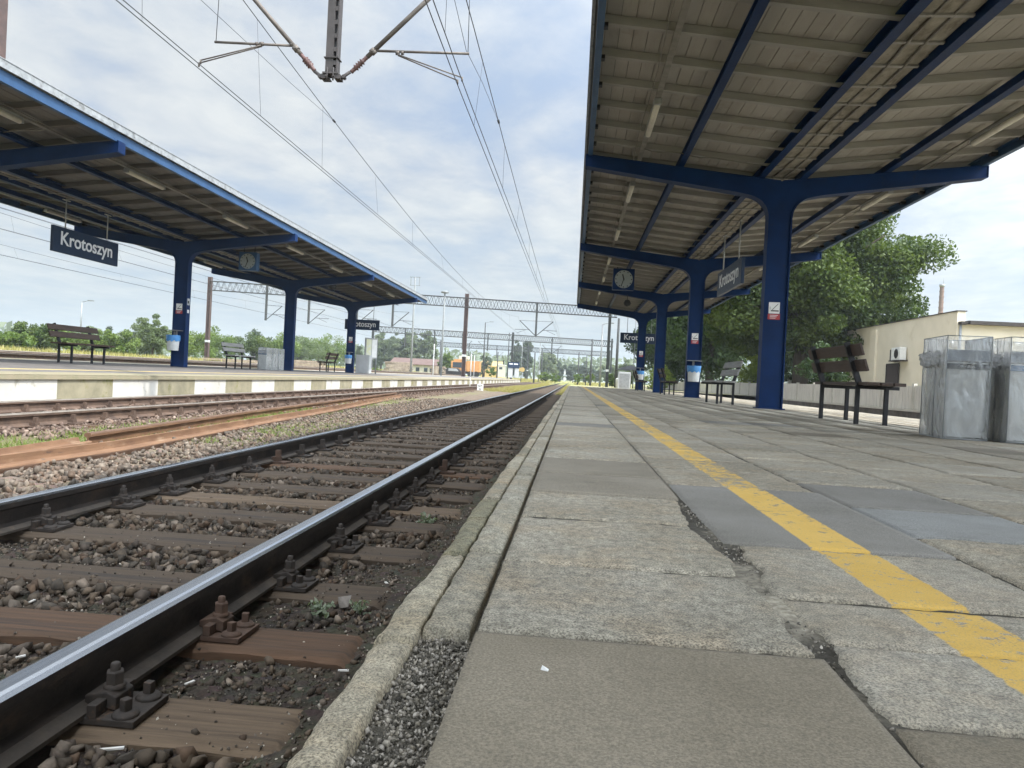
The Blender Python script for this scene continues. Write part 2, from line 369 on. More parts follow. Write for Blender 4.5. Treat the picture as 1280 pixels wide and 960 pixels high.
M['fence'] = pm('weathered_fence_concrete', (.64,.61,.54), (.5,.475,.42), 3, .95, bump=.6, bd=.02, bscale=12, stretch=(1,4,.4), stain=((.27,.25,.21), 2.5, .6))
M['wallst'] = pm('dark_retaining_stone', (.15,.135,.115), (.075,.07,.06), 3, .95, bump=.7, bscale=20, stain=((.09,.09,.05), 2, .58))
M['copl'] = pm('pale_coping', (.52,.49,.42), (.42,.4,.34), 4, .9)
M['strip_lit'] = pm('pale_apron', (.48,.45,.37), (.38,.355,.29), 2, .95, bump=.4, bscale=40)
M['brick'] = pm('chimney_brick', (.21,.14,.11), (.16,.11,.09), 2, .9, coord='obj')
M['door'] = pm('dark_door', (.05,.035,.035), (.035,.026,.026), 4, .5, coord='obj')
M['bark'] = pm('bark', (.075,.06,.048), (.045,.037,.03), 6, .95, bump=.8, bscale=10, stretch=(3,3,.5), coord='obj')
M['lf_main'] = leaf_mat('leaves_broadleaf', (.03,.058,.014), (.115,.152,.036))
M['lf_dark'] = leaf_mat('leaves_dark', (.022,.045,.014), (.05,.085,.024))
M['lf_bush'] = leaf_mat('leaves_bush', (.07,.12,.025), (.15,.2,.045))
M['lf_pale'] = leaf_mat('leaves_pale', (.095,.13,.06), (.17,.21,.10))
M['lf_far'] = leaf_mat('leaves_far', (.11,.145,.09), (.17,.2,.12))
M['lf_pop'] = leaf_mat('leaves_poplar', (.06,.085,.06), (.10,.125,.085))
M['lf_lime'] = leaf_mat('leaves_lime', (.16,.22,.03), (.26,.32,.06))
M['grass'] = leaf_mat('grass_blades', (.10,.16,.03), (.24,.28,.09))
M['straw'] = leaf_mat('dry_grass_blades', (.24,.22,.07), (.38,.33,.14))
M['weed'] = leaf_mat('weed_leaves', (.16,.2,.13), (.3,.33,.25))
M['stone_l'] = pm('loose_stone', (.26,.23,.2), (.16,.14,.12), 30, .9, bump=.5, bscale=70)
M['dial'] = pm('clock_dial', (.30,.33,.33), (.26,.29,.29), 3, .35, bump=0, coord='obj')
M['orange'] = pm('orange_vehicle_paint', (.50,.25,.09), (.42,.2,.07), 3, .5, coord='obj')
M['tyre'] = pm('tyre_rubber', (.025,.025,.025), (.018,.018,.018), 8, .9, coord='obj')
M['creamp'] = pm('cream_paint', (.50,.48,.40), (.43,.41,.34), 3, .7, coord='obj')
M['tile'] = pm('red_roof_tile', (.145,.092,.078), (.115,.078,.066), 2, .9, coord='obj')
M['glassd'] = pm('dark_window_glass', (.04,.05,.06), (.03,.04,.05), 3, .15, bump=0, coord='obj')
M['logs'] = pm('old_timber_stack', (.34,.28,.21), (.2,.155,.12), 3, .95, coord='obj')
M['poster'] = pm('timetable_poster', (.62,.62,.3), (.62,.64,.6), 3, .5, coord='obj')
M['panelg'] = pm('grey_cabinet_paint', (.52,.53,.53), (.44,.45,.45), 3, .6, coord='obj')
M['yellow'] = pm('yellow_panel', (.5,.36,.14), (.42,.3,.12), 3, .6, coord='obj')

# ------------------------------------------------------------------ camera
def nrm(a): return Vector(a).normalized()
F_, VPX, VPY, ROLL, CH = 960.0, 716.0, 475.5, math.radians(2.9), .33
v_ = Vector((VPX-640, VPY-480, F_)); p2 = v_ + 1000*Vector((math.cos(ROLL), math.sin(ROLL), 0))
Yc = v_.normalized(); Zc = Yc.cross(p2.normalized()).normalized()
if Zc.y > 0: Zc = -Zc
Xc = Yc.cross(Zc)
if Xc.x < 0: Xc = -Xc
# columns: world axes in camera (x right, y down, z fwd) -> camera axes in world
cr = Vector((Xc.x, Yc.x, Zc.x)); cd = Vector((Xc.y, Yc.y, Zc.y)); cf = Vector((Xc.z, Yc.z, Zc.z))
cam_d = bpy.data.cameras.new('camera'); cam = bpy.data.objects.new('camera', cam_d); COL.objects.link(cam)
cam.matrix_world = Matrix(((cr.x, -cd.x, -cf.x, 0), (cr.y, -cd.y, -cf.y, 0), (cr.z, -cd.z, -cf.z, CH), (0,0,0,1)))
cam_d.sensor_width = 36; cam_d.lens = 36*F_/1280; cam_d.clip_start = .02; cam_d.clip_end = 5000
S.camera = cam
def onY(px, py, Y):
    r = Vector((px-640, py-480, F_)); d = (r.dot(Xc), r.dot(Yc), r.dot(Zc)); k = Y/d[1]
    return Vector((d[0]*k, Y, CH+d[2]*k))

# ------------------------------------------------------------------ light and sky
SUN_E, SUN_R = math.radians(53), math.radians(120)
sd = Vector((math.cos(SUN_E)*math.sin(SUN_R), math.cos(SUN_E)*math.cos(SUN_R), math.sin(SUN_E)))
sl = bpy.data.lights.new('sun', 'SUN'); sl.energy = 3.0; sl.angle = math.radians(.9); sl.color = (1, .955, .88)
so = bpy.data.objects.new('sun', sl); COL.objects.link(so); so.rotation_euler = (-sd).to_track_quat('-Z', 'Y').to_euler(); so.location = (20, -20, 40)
W = bpy.data.worlds.new('World'); S.world = W; W.use_nodes = True; t = W.node_tree
bg = t.nodes['Background']
sky = t.nodes.new('ShaderNodeTexSky'); sky.sky_type = 'NISHITA'; sky.sun_disc = False; sky.sun_elevation = SUN_E; sky.sun_rotation = SUN_R
sky.air_density = 1.0; sky.dust_density = 1.5; sky.ozone_density = 1.2
tc = t.nodes.new('ShaderNodeTexCoord'); sx = t.nodes.new('ShaderNodeSeparateXYZ'); t.links.new(tc.outputs['Generated'], sx.inputs[0])
zz = math_(t, 'ADD', math_(t, 'MAXIMUM', sx.outputs['Z'], 0.0), .09)
cb = t.nodes.new('ShaderNodeCombineXYZ')
t.links.new(math_(t, 'DIVIDE', sx.outputs['X'], zz), cb.inputs[0]); t.links.new(math_(t, 'DIVIDE', sx.outputs['Y'], zz), cb.inputs[1])
mp = t.nodes.new('ShaderNodeMapping'); mp.inputs['Scale'].default_value = (1.0, .8, 1); mp.inputs['Rotation'].default_value = (0,0,.5); mp.inputs['Location'].default_value = (3.1, 1.7, 0)
t.links.new(cb.outputs[0], mp.inputs[0])
n1 = noi(t, mp.outputs[0], 1.15, 9, .56, .3); n2 = noi(t, mp.outputs[0], 3.4, 8, .6, .2)
dens = math_(t, 'ADD', math_(t, 'MULTIPLY', n1, .68), math_(t, 'MULTIPLY', n2, .32))
cover = ramp(t, dens, [(.30,.36),(.42,.72),(.53,1)])
shade = ramp(t, math_(t, 'ADD', math_(t, 'MULTIPLY', n2, .5), math_(t, 'MULTIPLY', n1, .5)), [(.38,0),(.62,1)])
cloud = mixc(t, shade, (4.5,5.15,6.15), (6.9,7.25,7.4))
skyc = mixc(t, .55, sky.outputs[0], (4.4,6.1,8.8))
col = mixc(t, cover, skyc, cloud)
hz = ramp(t, sx.outputs['Z'], [(.0,.85),(.11,.35),(.25,0)])
col = mixc(t, hz, col, (5.6,6.6,7.0))
# sky gain added towards the unseen sun and overhead, to brighten the canopy shade
dp = t.nodes.new('ShaderNodeVectorMath'); dp.operation = 'DOT_PRODUCT'; t.links.new(tc.outputs['Generated'], dp.inputs[0]); dp.inputs[1].default_value = sd
gl = ramp(t, dp.outputs['Value'], [(.15,1),(.55,1.7),(.85,3.0),(1,5.5)])
t.nodes[-1].color_ramp.interpolation = 'EASE'
# ramp colours are clamped to fine values; scale with a math node so light above 1 is kept
gl = math_(t, 'ADD', 1.0, math_(t, 'MULTIPLY', math_(t, 'POWER', math_(t, 'MAXIMUM', math_(t, 'MULTIPLY', math_(t, 'ADD', dp.outputs['Value'], .35), .74), 0.0), 3.0), 8.5))
mul = t.nodes.new('ShaderNodeVectorMath'); mul.operation = 'SCALE'; t.links.new(col, mul.inputs[0]); t.links.new(gl, mul.inputs['Scale'])
t.links.new(mul.outputs[0], bg.inputs[0]); bg.inputs[1].default_value = .0665
S.view_settings.view_transform = 'Standard'; S.view_settings.look = 'None'; S.view_settings.gamma = 1; S.view_settings.exposure = .80
try: S.view_settings.use_curve_mapping = False
except Exception: pass
S.cycles.use_denoising = True; S.cycles.max_bounces = 10; S.cycles.diffuse_bounces = 6; S.cycles.transparent_max_bounces = 16
S.cycles.caustics_reflective = False; S.cycles.caustics_refractive = False; S.cycles.sample_clamp_indirect = 8

# ------------------------------------------------------------------ ground
def zland(x, y):
    xs = [-700,-100,-45,-26,-20,-16.2,-15.7,-9,-8.2,-.5,7.3,7.5,11.2,11.4,30,700]
    zs = [1.0,.6,.34,.25,.17,.05,-.7,-.8,-.8,-.8,-.8,-.8,-.8,-.08,0,1]
    z = np.interp(x, xs, zs)
    far = np.clip((y-128)/30, 0, 1)
    flat = np.interp(x, [-700,-45,-20,-8,0,12,700], [.6,.2,.1,-.30,-.50,-.2,.5])
    return z*(1-far) + flat*far
xs = np.unique(np.concatenate([np.linspace(-700,-60,40), np.linspace(-60,-16.3,60), [-16.2,-15.7,-12,-9,-8.2,-4,-.5,3,7.3,7.5,9,11.2,11.4], np.linspace(11.5,60,50), np.linspace(60,700,30)]))
ys = np.unique(np.concatenate([np.linspace(-60,0,12), np.linspace(0,130,90), np.linspace(130,260,60), np.linspace(260,1500,40)]))
X, Y = np.meshgrid(xs, ys); Z = zland(X, Y) + (vn(X, Y, .21, 4)-.5)*.12*np.where((X<-16.2)|(X>12)|(Y>131), 1, 0)
g1 = np.array([.13,.15,.05]); g2 = np.array([.26,.24,.09]); gv = np.array([.30,.265,.215])
k = np.clip((vn(X, Y, .09, 4, 2)-.35)*3.2, 0, 1)[...,None]; C = g1*(1-k) + g2*k
kg = (np.interp(X, [-31,-27,-17], [0,1,1])*(X<-10) + np.interp(X,[7,30,33],[1,1,0])*(X>6)*.9)*np.clip((vn(X,Y,.5,3,4)-.25)*3,0,1)
kf = np.interp(Y, [120,135], [1,.35]); kg = np.clip(kg*kf, 0, 1)[...,None]
C = C*(1-kg) + gv*kg
struct(link('ground', fastmesh('ground', np.stack([X,Y,Z],-1).reshape(-1,3), grid_faces(len(xs), len(ys)), M['land'], True, C.reshape(-1,3))))

RX1, LX1, RZ1 = -1.168, -2.668, -.375
RX2, LX2, RZ2 = -5.85, -7.35, -.315
xs = np.unique(np.concatenate([np.arange(-8.29,-2.9,.07), np.arange(-2.9,-.225,.026), [-.225]]))
yl = [.3]; st = .026
while yl[-1] < 135:
    yl.append(yl[-1]+st); st = min(st*(1.012 if yl[-1] > 4 else 1.0), 1.2)
ys = np.array([-4,-2,-.5]+yl)
X, Y = np.meshgrid(xs, ys)
Z = np.interp(X, [-8.3,-7.9,-5.2,-4.7,-3.2,-2.9,-.9,-.72,-.4,-.22], [-.50,-.485,-.485,-.545,-.56,-.572,-.572,-.565,-.52,-.47])
Z += (vn(X,Y,7,5,1)-.5)*.05 + (vn(X,Y,28,3,3)-.5)*.02*(X > -3)
C = np.zeros(X.shape+(3,))
dark = np.array([.05,.042,.034]); pale = np.array([.155,.125,.1]); mossy = np.array([.062,.058,.04]); brn = np.array([.12,.088,.068]); grs = np.array([.16,.19,.06]); yg = np.array([.27,.27,.085])
w1 = np.interp(X, [-3.15,-2.85], [0,1])[...,None]; C = pale*(1-w1) + dark*w1
w2 = np.interp(X, [-8.2,-7.9,-5.3,-4.8], [0,1,1,0])[...,None]; C = C*(1-w2)+brn*w2
w3 = (np.interp(X, [-.85,-.5], [0,1])*np.clip((vn(X,Y,3,4,6)-.3)*3,0,1))[...,None]; C = C*(1-w3)+mossy*w3
gm = np.clip((vn(X,Y,.9,4,8)-.32)*5,0,1)*np.interp(X,[-5.4,-4.9,-4.5,-4.3],[0,1,1,0])*np.interp(Y,[4,6,17,22,40],[.3,1,.9,.3,.6]) + np.interp(X,[-4.2,-4.0,-3.5,-3.2],[0,.8,.7,0])*np.interp(Y,[7.5,9,13,15],[0,1,.8,0])*(vn(X,Y,1.2,4,9) > .45)
gm = gm[...,None]*.6; C = C*(1-gm)+grs*gm
wf = (np.interp(Y,[48,80],[0,1])*np.clip((vn(X,Y,.4,4,9)-.3)*3.5,0,1)*np.interp(X,[-5.3,-4.8,-2.9,-2.8,-1,-.5],[.1,1,1,.15,.15,.8]))[...,None]
C = C*(1-wf)+yg*wf
wd = (np.interp(Y,[46,52],[0,.5]))[...,None]; C = C*(1-wd)+np.array([.2,.16,.11])*wd
struct(link('track_bed', fastmesh('track_bed', np.stack([X,Y,Z],-1).reshape(-1,3), grid_faces(len(xs), len(ys)), M['bed'], True, C.reshape(-1,3))))
def bedz(x, y):
    return np.interp(x, [-8.3,-7.9,-5.2,-4.7,-3.2,-2.9,-.9,-.72,-.4,-.22], [-.50,-.485,-.485,-.545,-.56,-.572,-.572,-.565,-.52,-.47]) + (vn(x,y,7,5,1)-.5)*.05

# track bed behind the platform (track in a trough on its far side)
xs = np.linspace(7.45, 11.32, 12); ys = np.linspace(-8, 120, 80); X, Y = np.meshgrid(xs, ys)
struct(link('far_track_bed', fastmesh('far_track_bed', np.stack([X,Y,-.62+(vn(X,Y,2,4)-.5)*.08],-1).reshape(-1,3), grid_faces(12,80), M['bed'], True, np.tile(pale*.8,(X.size,1)))))

# ------------------------------------------------------------------ ballast
def rock_templates(n, pts, flat=.75):
    out = []
    for i in range(n):
        bm = bmesh.new()
        for j in range(pts):
            p = Vector((R.gauss(0,1), R.gauss(0,1), R.gauss(0,1))).normalized()*R.uniform(.75,1.05)
            bm.verts.new((p.x, p.y*R.uniform(.8,1), p.z*flat))
        bmesh.ops.convex_hull(bm, input=bm.verts)
        for v in [v for v in bm.verts if not v.link_faces]: bm.verts.remove(v)
        bmesh.ops.triangulate(bm, faces=bm.faces); bm.verts.index_update()
        out.append((np.array([v.co[:] for v in bm.verts]), np.array([[v.index for v in f.verts] for f in bm.faces]))); bm.free()
    return out
ROCKS = rock_templates(12, 9)
def rocks(name, P, size, pal, mat, label, cat='ballast'):
    n = len(P); VV = []; FF = []; CC = []; off = 0
    which = NR.integers(0, len(ROCKS), n); q = NR.normal(size=(n,4)); q /= np.linalg.norm(q,axis=1)[:,None]
    w,x,y,z = q.T
    RM = np.stack([1-2*(y*y+z*z),2*(x*y-z*w),2*(x*z+y*w),2*(x*y+z*w),1-2*(x*x+z*z),2*(y*z-x*w),2*(x*z-y*w),2*(y*z+x*w),1-2*(x*x+y*y)],-1).reshape(n,3,3)
    sc = size[:,None]*NR.uniform(.7,1.25,(n,3))
    pal = np.array(pal); ci = NR.integers(0,len(pal),n); cc = pal[ci]*NR.uniform(.7,1.3,(n,1))
    for k,(tv,tf) in enumerate(ROCKS):
        idx = np.where(which==k)[0]
        if not len(idx): continue
        v = np.einsum('nij,nvj->nvi', RM[idx], tv[None]*sc[idx][:,None,:]) + P[idx][:,None,:]
        m = tv.shape[0]; f = tf[None]+ (np.arange(len(idx))*m)[:,None,None] + off
        VV.append(v.reshape(-1,3)); FF.append(f.reshape(-1,3)); CC.append(np.repeat(cc[idx],m,0)); off += m*len(idx)
    me = fastmesh(name, np.concatenate(VV), np.concatenate(FF), mat, False, np.concatenate(CC))
    return tag(link(name, me), label, cat, None, 'stuff')
SLY = [1.80,2.37,2.97,3.63,4.29,4.81,5.40,6.05]
SLY = [.02,.62,1.21] + SLY
while SLY[-1] < 118: SLY.append(SLY[-1] + .61 + R.uniform(-.02,.02))
SLA = np.array(SLY)
def sample(n, x0, x1, y0, y1, p=1.6):
    """more samples close to the camera"""
    u = NR.random(n); y = y0 + (y1-y0)*u**p; return NR.uniform(x0, x1, n), y
x, y = sample(44000, -3.0, -.30, .5, 15, 1.5)
d = np.abs(y[:,None]-SLA[None,:40]).min(1); on = d < .15
keep = (~on) | (NR.random(len(x)) < .05) | (x > -.62)
keep &= (np.abs(x-RX1) > .075) & (np.abs(x-LX1) > .075)
keep &= (x < -.62) | (NR.random(len(x)) < .5)
keep &= (x < -.45) | (NR.random(len(x)) < .6)
x, y, on = x[keep], y[keep], on[keep]
sz = .010 + .030*NR.random(len(x))**1.7; sz = np.where(x > -.7, sz*.5, sz); sz = np.where(on & (x < -.65), sz*.45, sz)
patch = vn(x,y,2.2,3,12); sz = np.where(patch < .42, sz*.5, sz)
z = np.where(on & (x < -.66), -.545, bedz(x,y)) + sz*NR.uniform(-.1,.75,len(x))
rocks('dark_ballast', np.stack([x,y,z],-1), sz, [(.07,.057,.043),(.085,.066,.047),(.06,.052,.042),(.115,.091,.068),(.075,.051,.034),(.165,.14,.115),(.08,.066,.054)], M['stone_d'], 'dark oily ballast stones lying between the timber sleepers')
x, y = sample(30000, -4.75, -2.78, 2.0, 26, 1.5)
keep = (vn(x,y,.8,3,15) < .66) | (NR.random(len(x)) < .4); x, y = x[keep], y[keep]
sz = .014 + .03*NR.random(len(x))**1.4; z = bedz(x,y) + sz*NR.uniform(-.1,.7,len(x))
rocks('pale_ballast', np.stack([x,y,z],-1), sz, [(.135,.108,.085),(.165,.135,.108),(.115,.096,.078),(.15,.112,.085),(.20,.17,.138),(.125,.09,.066),(.105,.09,.075)], M['stone_p'], 'pale pinkish ballast stones in the strip between the two tracks')
x, y = sample(12000, -8.2, -5.0, 7, 40, 1.5)
keep = (np.abs(x-RX2) > .08) & (np.abs(x-LX2) > .08); x, y = x[keep], y[keep]
sz = .018 + .03*NR.random(len(x))**1.4; z = bedz(x,y) + sz*NR.uniform(-.1,.6,len(x))
rocks('brown_ballast', np.stack([x,y,z],-1), sz, [(.14,.10,.08),(.18,.13,.10),(.12,.088,.07),(.21,.165,.135)], M['stone_p'], 'brown ballast stones around the second track beside the striped platform wall')

x, y = sample(26000, -2.6, -.26, .5, 5, 1.3)
sz = .0025+.006*NR.random(len(x))**2; keep = (np.abs(y[:,None]-SLA[None,:12]).min(1) > .12) | (x > -.7) | (NR.random(len(x)) < .12); keep &= np.abs(x-RX1) > .075; x, y, sz = x[keep], y[keep], sz[keep]
on = (np.abs(y[:,None]-SLA[None,:12]).min(1) < .125) & (x < -.66)
rocks('fine_grit', np.stack([x,y,np.where(on,-.541,bedz(x,y)+.002)],-1), sz, [(.1,.085,.07),(.07,.06,.05),(.15,.13,.11),(.06,.055,.045),(.36,.34,.3)], M['stone_d'], 'fine dark grit and dirt around the near sleepers', 'grit')
# grass tufts, dry grass
def blades(P, h, wdt, lean, name, mat, label, cat='grass'):
    n = len(P); a = NR.uniform(0,2*PI,n); dx, dy = np.cos(a), np.sin(a); ln = NR.uniform(.1,lean,n)*h; b = NR.uniform(0,2*PI,n)
    v = np.zeros((n,3,3)); v[:,0] = P; v[:,1] = P; v[:,2] = P
    v[:,0,0] -= dx*wdt; v[:,0,1] -= dy*wdt; v[:,1,0] += dx*wdt; v[:,1,1] += dy*wdt
    v[:,2,0] += np.cos(b)*ln; v[:,2,1] += np.sin(b)*ln; v[:,2,2] += h
    c = np.repeat(NR.random(n),3)[:,None]*np.ones((1,3))
    return tag(link(name, fastmesh(name, v.reshape(-1,3), np.arange(n*3).reshape(-1,3), mat, False, c)), label, cat, None, 'stuff')
x, y = sample(90000, -5.35, -3.1, 4.5, 24, 1.3)
pr = np.clip((vn(x,y,.9,4,8)-.28)*5,0,1)*np.interp(x,[-5.35,-5.05,-4.55,-4.4],[0,1,1,.0])*np.interp(y,[5,7,15,20],[.5,1,1,.2]) + np.clip((vn(x,y,1.2,4,9)-.38)*5,0,1)*np.interp(x,[-4.2,-4.0,-3.5,-3.2],[0,1,.7,0])*np.interp(y,[7.5,9,13,15],[0,1,.8,0]); keep = NR.random(len(x)) < pr
x, y = x[keep], y[keep]; blades(np.stack([x,y,bedz(x,y)-.01],-1), NR.uniform(.025,.075,len(x)), NR.uniform(.003,.007,len(x)), .9, 'trackside_grass', M['grass'], 'short green grass growing through the ballast between the tracks')
n = 42000; x = NR.uniform(-5.2,-2.9,n); y = 44+82*NR.random(n)**1.2
x = np.where(NR.random(n) < .18, NR.uniform(-.95,-.3,n), x); keep = (vn(x,y,.4,4,9) > .36) & ((x < -1) | (y > 38)); x, y = x[keep], y[keep]
blades(np.stack([x,y,bedz(x,y)-.01],-1), NR.uniform(.04,.16,len(x)), NR.uniform(.008,.02,len(x)), .8, 'dry_grass', M['straw'], 'yellowing grass along the track in the distance', 'grass')

# ------------------------------------------------------------------ rails and sleepers
def rail_profile(w=.07, h=.15, fw=.125):
    hw = w/2; f = fw/2
    r = [(-f,0),(-f,.011),(-.030,.024),(-.0085,.038),(-.008,.098),(-.013,.106),(-hw,.113),(-hw,.136),(-hw+.006,.146),(-hw+.016,.1495)]
    return r + [(-a,b) for a,b in reversed(r)]
def make_rail(name, x, ztop, y0, y1, mats, label, cat='rail', group=None):
    pr = rail_profile(); b = MB(); z0 = ztop-.15; n = len(pr)
    ysr = [y0, .5, 3, 8, 20, 60, y1] if y0 < .4 else [y0, (y0+y1)/2, y1]
    vs = [(p[0], yy, p[1]) for yy in ysr for p in pr]
    for i in range(len(ysr)-1):
        for j in range(n):
            j2 = (j+1) % n; p, q = pr[j], pr[j2]
            zc = (p[1]+q[1])/2; mi = 1 if zc > .1455 or (zc > .135 and abs(p[0]) > .02) else (2 if zc < .03 else 0)
            b.add([vs[i*n+j], vs[i*n+j2], vs[(i+1)*n+j2], vs[(i+1)*n+j]], [(0,1,2,3)], mi, False)
    b.add([vs[j] for j in range(n)], [tuple(range(n))], 0)
    o = b.build(name, mats, None, (x, 0, z0))
    bmw = bmesh.new(); bmw.from_mesh(o.data); bmesh.ops.remove_doubles(bmw, verts=bmw.verts, dist=1e-5); bmesh.ops.recalc_face_normals(bmw, faces=bmw.faces); bmw.to_mesh(o.data); bmw.free()
    return tag(o, label, cat, group)
RM_ = [M['rail_side'], M['rail_top'], M['rail_foot']]
make_rail('rail', RX1, RZ1, -2, 240, RM_, 'shiny-topped steel rail of the near track, closest to the platform kerb', group='running rails of the near track')
make_rail('rail', LX1, RZ1, -2, 240, RM_, 'shiny-topped steel rail of the near track, on the side of the scrap rails', group='running rails of the near track')
RM2 = [M['rail2_side'], M['rail2_top'], M['rail2_side']]
make_rail('rail', RX2, RZ2, -2, 240, RM2, 'dull brown rail of the second track, on the side of the scrap rails', group='running rails of the second track')
make_rail('rail', LX2, RZ2, -2, 240, RM2, 'dull brown rail of the second track right below the striped platform wall', group='running rails of the second track')

def sleeper_mesh(name, L, Wd, H, seed, mat):
    nx, ny = 90, 9; b = MB()
    pts = []
    for i in range(nx+1):
        for j in range(ny+1):
            x = -L/2 + L*i/nx; y = -Wd/2 + Wd*j/ny
            e = min(x+L/2, L/2-x); ey = min(y+Wd/2, Wd/2-y)
            z = (mn.noise((x*1.6, y*22+seed*9, seed)))*.003 + mn.noise((x*11, y*50, seed*3))*.0025
            if ey < .012: z -= .010 + abs(mn.noise((x*7, seed, j)))*.012
            if e < .03: z -= (.03-e)*.7
            pts.append((x + (mn.noise((y*20, seed, i))*.02 if e < .01 else 0), y + (mn.noise((x*5, seed*2, j*3))*.012 if ey < .005 else 0), z))
    f = [(i*(ny+1)+j, (i+1)*(ny+1)+j, (i+1)*(ny+1)+j+1, i*(ny+1)+j+1) for i in range(nx) for j in range(ny)]
    b.add(pts, f, 0, True)
    ring = [i*(ny+1) for i in range(nx+1)] + [nx*(ny+1)+j for j in range(1,ny+1)] + [i*(ny+1)+ny for i in range(nx-1,-1,-1)] + [j for j in range(ny-1,0,-1)]
    tp = [pts[i] for i in ring]; n = len(tp)
    b.add(tp + [(p[0],p[1],-H) for p in tp], [(k,(k+1)%n,n+(k+1)%n,n+k) for k in range(n)], 0)
    me = bpy.data.meshes.new(name); me.from_pydata(b.v,[],b.f); me.materials.append(mat)
    me.polygons.foreach_set('use_smooth', b.s)
    return me
SM = [sleeper_mesh('sleeper_timber', 2.55, .25, .16, s, M['wood']) for s in (1.3,2.7,4.1)]
SMP = sleeper_mesh('sleeper_timber', 2.55, .25, .16, 5.9, M['wood_pale']); SMR = sleeper_mesh('sleeper_timber', 2.55, .25, .16, 7.2, M['wood_red'])
SME = MB(); SME.box(-1.275,1.275,-.12,.12,-.16,0); 
def fastening(mats_plate, sleeper, x, detail=True):
    """rib plate under a rail with its clips, clip bolts and coach screws (children of the sleeper / of the plate)"""
    b = MB(); b.box(-.185,.185,-.08,.08,.0,.016)
    for s in (-1,1): b.box(s*.068 if s>0 else -.092, .092 if s>0 else -.068, -.08, .08, .016, .047)
    pl = b.build('base_plate', mats_plate, sleeper, (x,0,.003), .002)
    for s in (-1,1):
        c = MB(); c.prism([(s*.036,.030),(s*.115,.018),(s*.115,.05),(s*.09,.062),(s*.036,.05)], 'y', -.038, .038); c.build('clip', mats_plate, pl, None, .003)
        k = MB(); k.lathe([(.026,.06),(.026,.068),(.019,.07)], (s*.088,0,0), 14); 
        k.lathe([(.0215,.068),(.0215,.098),(.019,.101),(.0001,.101)], (s*.088,0,0), 6, sm=False); k.lathe([(.0115,.1),(.0115,.117),(.009,.12),(.0001,.12)], (s*.088,0,0), 10)
        k.build('clip_bolt', mats_plate, pl)
        for yy in (-.05,.05):
            k = MB(); k.lathe([(.031,.016),(.031,.022),(.022,.029),(.013,.03)], (s*.148,yy,0), 12); k.obox((s*.148,yy,.042), (.021,.021,.03), rotz(R.uniform(0,1.5))); k.build('coach_screw', mats_plate, pl, None, .002)
def fast_simple(mats, sleeper, x):
    b = MB(); b.box(-.18,.18,-.07,.07,0,.016)
    for s in (-1,1):
        b.box(min(s*.04,s*.11),max(s*.04,s*.11),-.035,.035,.016,.055); b.box(s*.088-.02,s*.088+.02,-.02,.02,.055,.115)
    b.build('base_plate', mats, sleeper, (x,0,.003))
AX1 = (RX1+LX1)/2
for i, yy in enumerate(SLY):
    if yy < .5: continue
    vi = {3:SM[0], 4:SMR, 5:SM[1], 6:SM[2], 7:SM[0], 8:SMP, 11:SMR}.get(i, SM[i % 3])
    if i == 3: vi = SMP
    if yy < 14: me = vi
    else: me = SM[i % 3]
    o = link('sleeper', me, None, (AX1 + R.uniform(-.03,.03) + (.03 if i < 5 else 0), yy, -.541 + R.uniform(-.004,.004)))
    o.rotation_euler = (R.uniform(-.02,.02), 0, R.uniform(-.012,.012)); dx = AX1 - o.location.x
    k = i-2
    if yy < 9 and 0 <= k < 12:
        look = {SMP.name: 'worn pale', SMR.name: 'rust-stained'}.get(me.name, 'dark')
        tag(o, look + ' timber sleeper of the near track, ' + ORD[k] + ' from the bottom of the picture', 'sleeper', 'sleepers of the near track')
        mt = M['plate_r'] if i in (4, 11) else M['plate']
        if k < 9:
            fastening(mt, o, RX1-AX1+dx); fastening(mt, o, LX1-AX1+dx)
        else: fast_simple(mt, o, RX1-AX1+dx); fast_simple(mt, o, LX1-AX1+dx)
    else:
        tag(o, 'one of the dark timber sleepers of the near track farther off along the platform', 'sleeper', 'sleepers of the near track')
        if yy < 32: fast_simple(M['plate'], o, RX1-AX1+dx); fast_simple(M['plate'], o, LX1-AX1+dx)
yy = 6.0; b = MB(); b.box(-1.27,1.27,-.12,.12,-.15,0); S2 = None
while yy < 62:
    if S2 is None:
        S2 = b.build('sleeper', M['wood_red'], None, (-6.6,yy,-.478)); tag(S2, 'one of the old timber sleepers under the second track', 'sleeper', 'sleepers of the second track')
        fast_simple(M['rail2_side'], S2, .75); fast_simple(M['rail2_side'], S2, -.75); upd()
    else: dup(S2, (-6.6,yy,-.478+R.uniform(-.006,.006)))
    yy += .62 + R.uniform(-.02,.02)

# scrap rails lying on the ballast
def scrap(pts, label, tilt=0.0, mat=None):
    b = MB(); pr = [(p[0], p[1]-.075) for p in rail_profile()]
    c, s = math.cos(tilt), math.sin(tilt); pr = [(x*c - y*s, x*s + y*c) for x, y in pr]
    n = len(pr); lo = min(p[1] for p in pr); vs = []
    for (x,y,z) in pts: vs += [(x+p[0], y, z-lo+p[1]) for p in pr]
    for i in range(len(pts)-1):
        for j in range(n):
            b.add([vs[i*n+j],vs[i*n+(j+1)%n],vs[(i+1)*n+(j+1)%n],vs[(i+1)*n+j]], [(0,1,2,3)], 1 if 8 <= j <= 11 else 0)
    b.add(vs[:n],[tuple(range(n))],0); b.add(vs[-n:],[tuple(range(n))],0)
    o = b.build('scrap_rail', mat or [M['rust'], M['rust_d']])
    return tag(o, label, 'scrap rail', 'rusty scrap rails between the tracks')
scrap([(-4.14,3.2,-.565),(-4.09,6.7,-.565),(-4.36,10.2,-.56),(-4.66,14.6,-.555),(-5.45,24.5,-.53)], 'long rusty rail lying on its side in front, nearest the near track', -PI/2-.3)
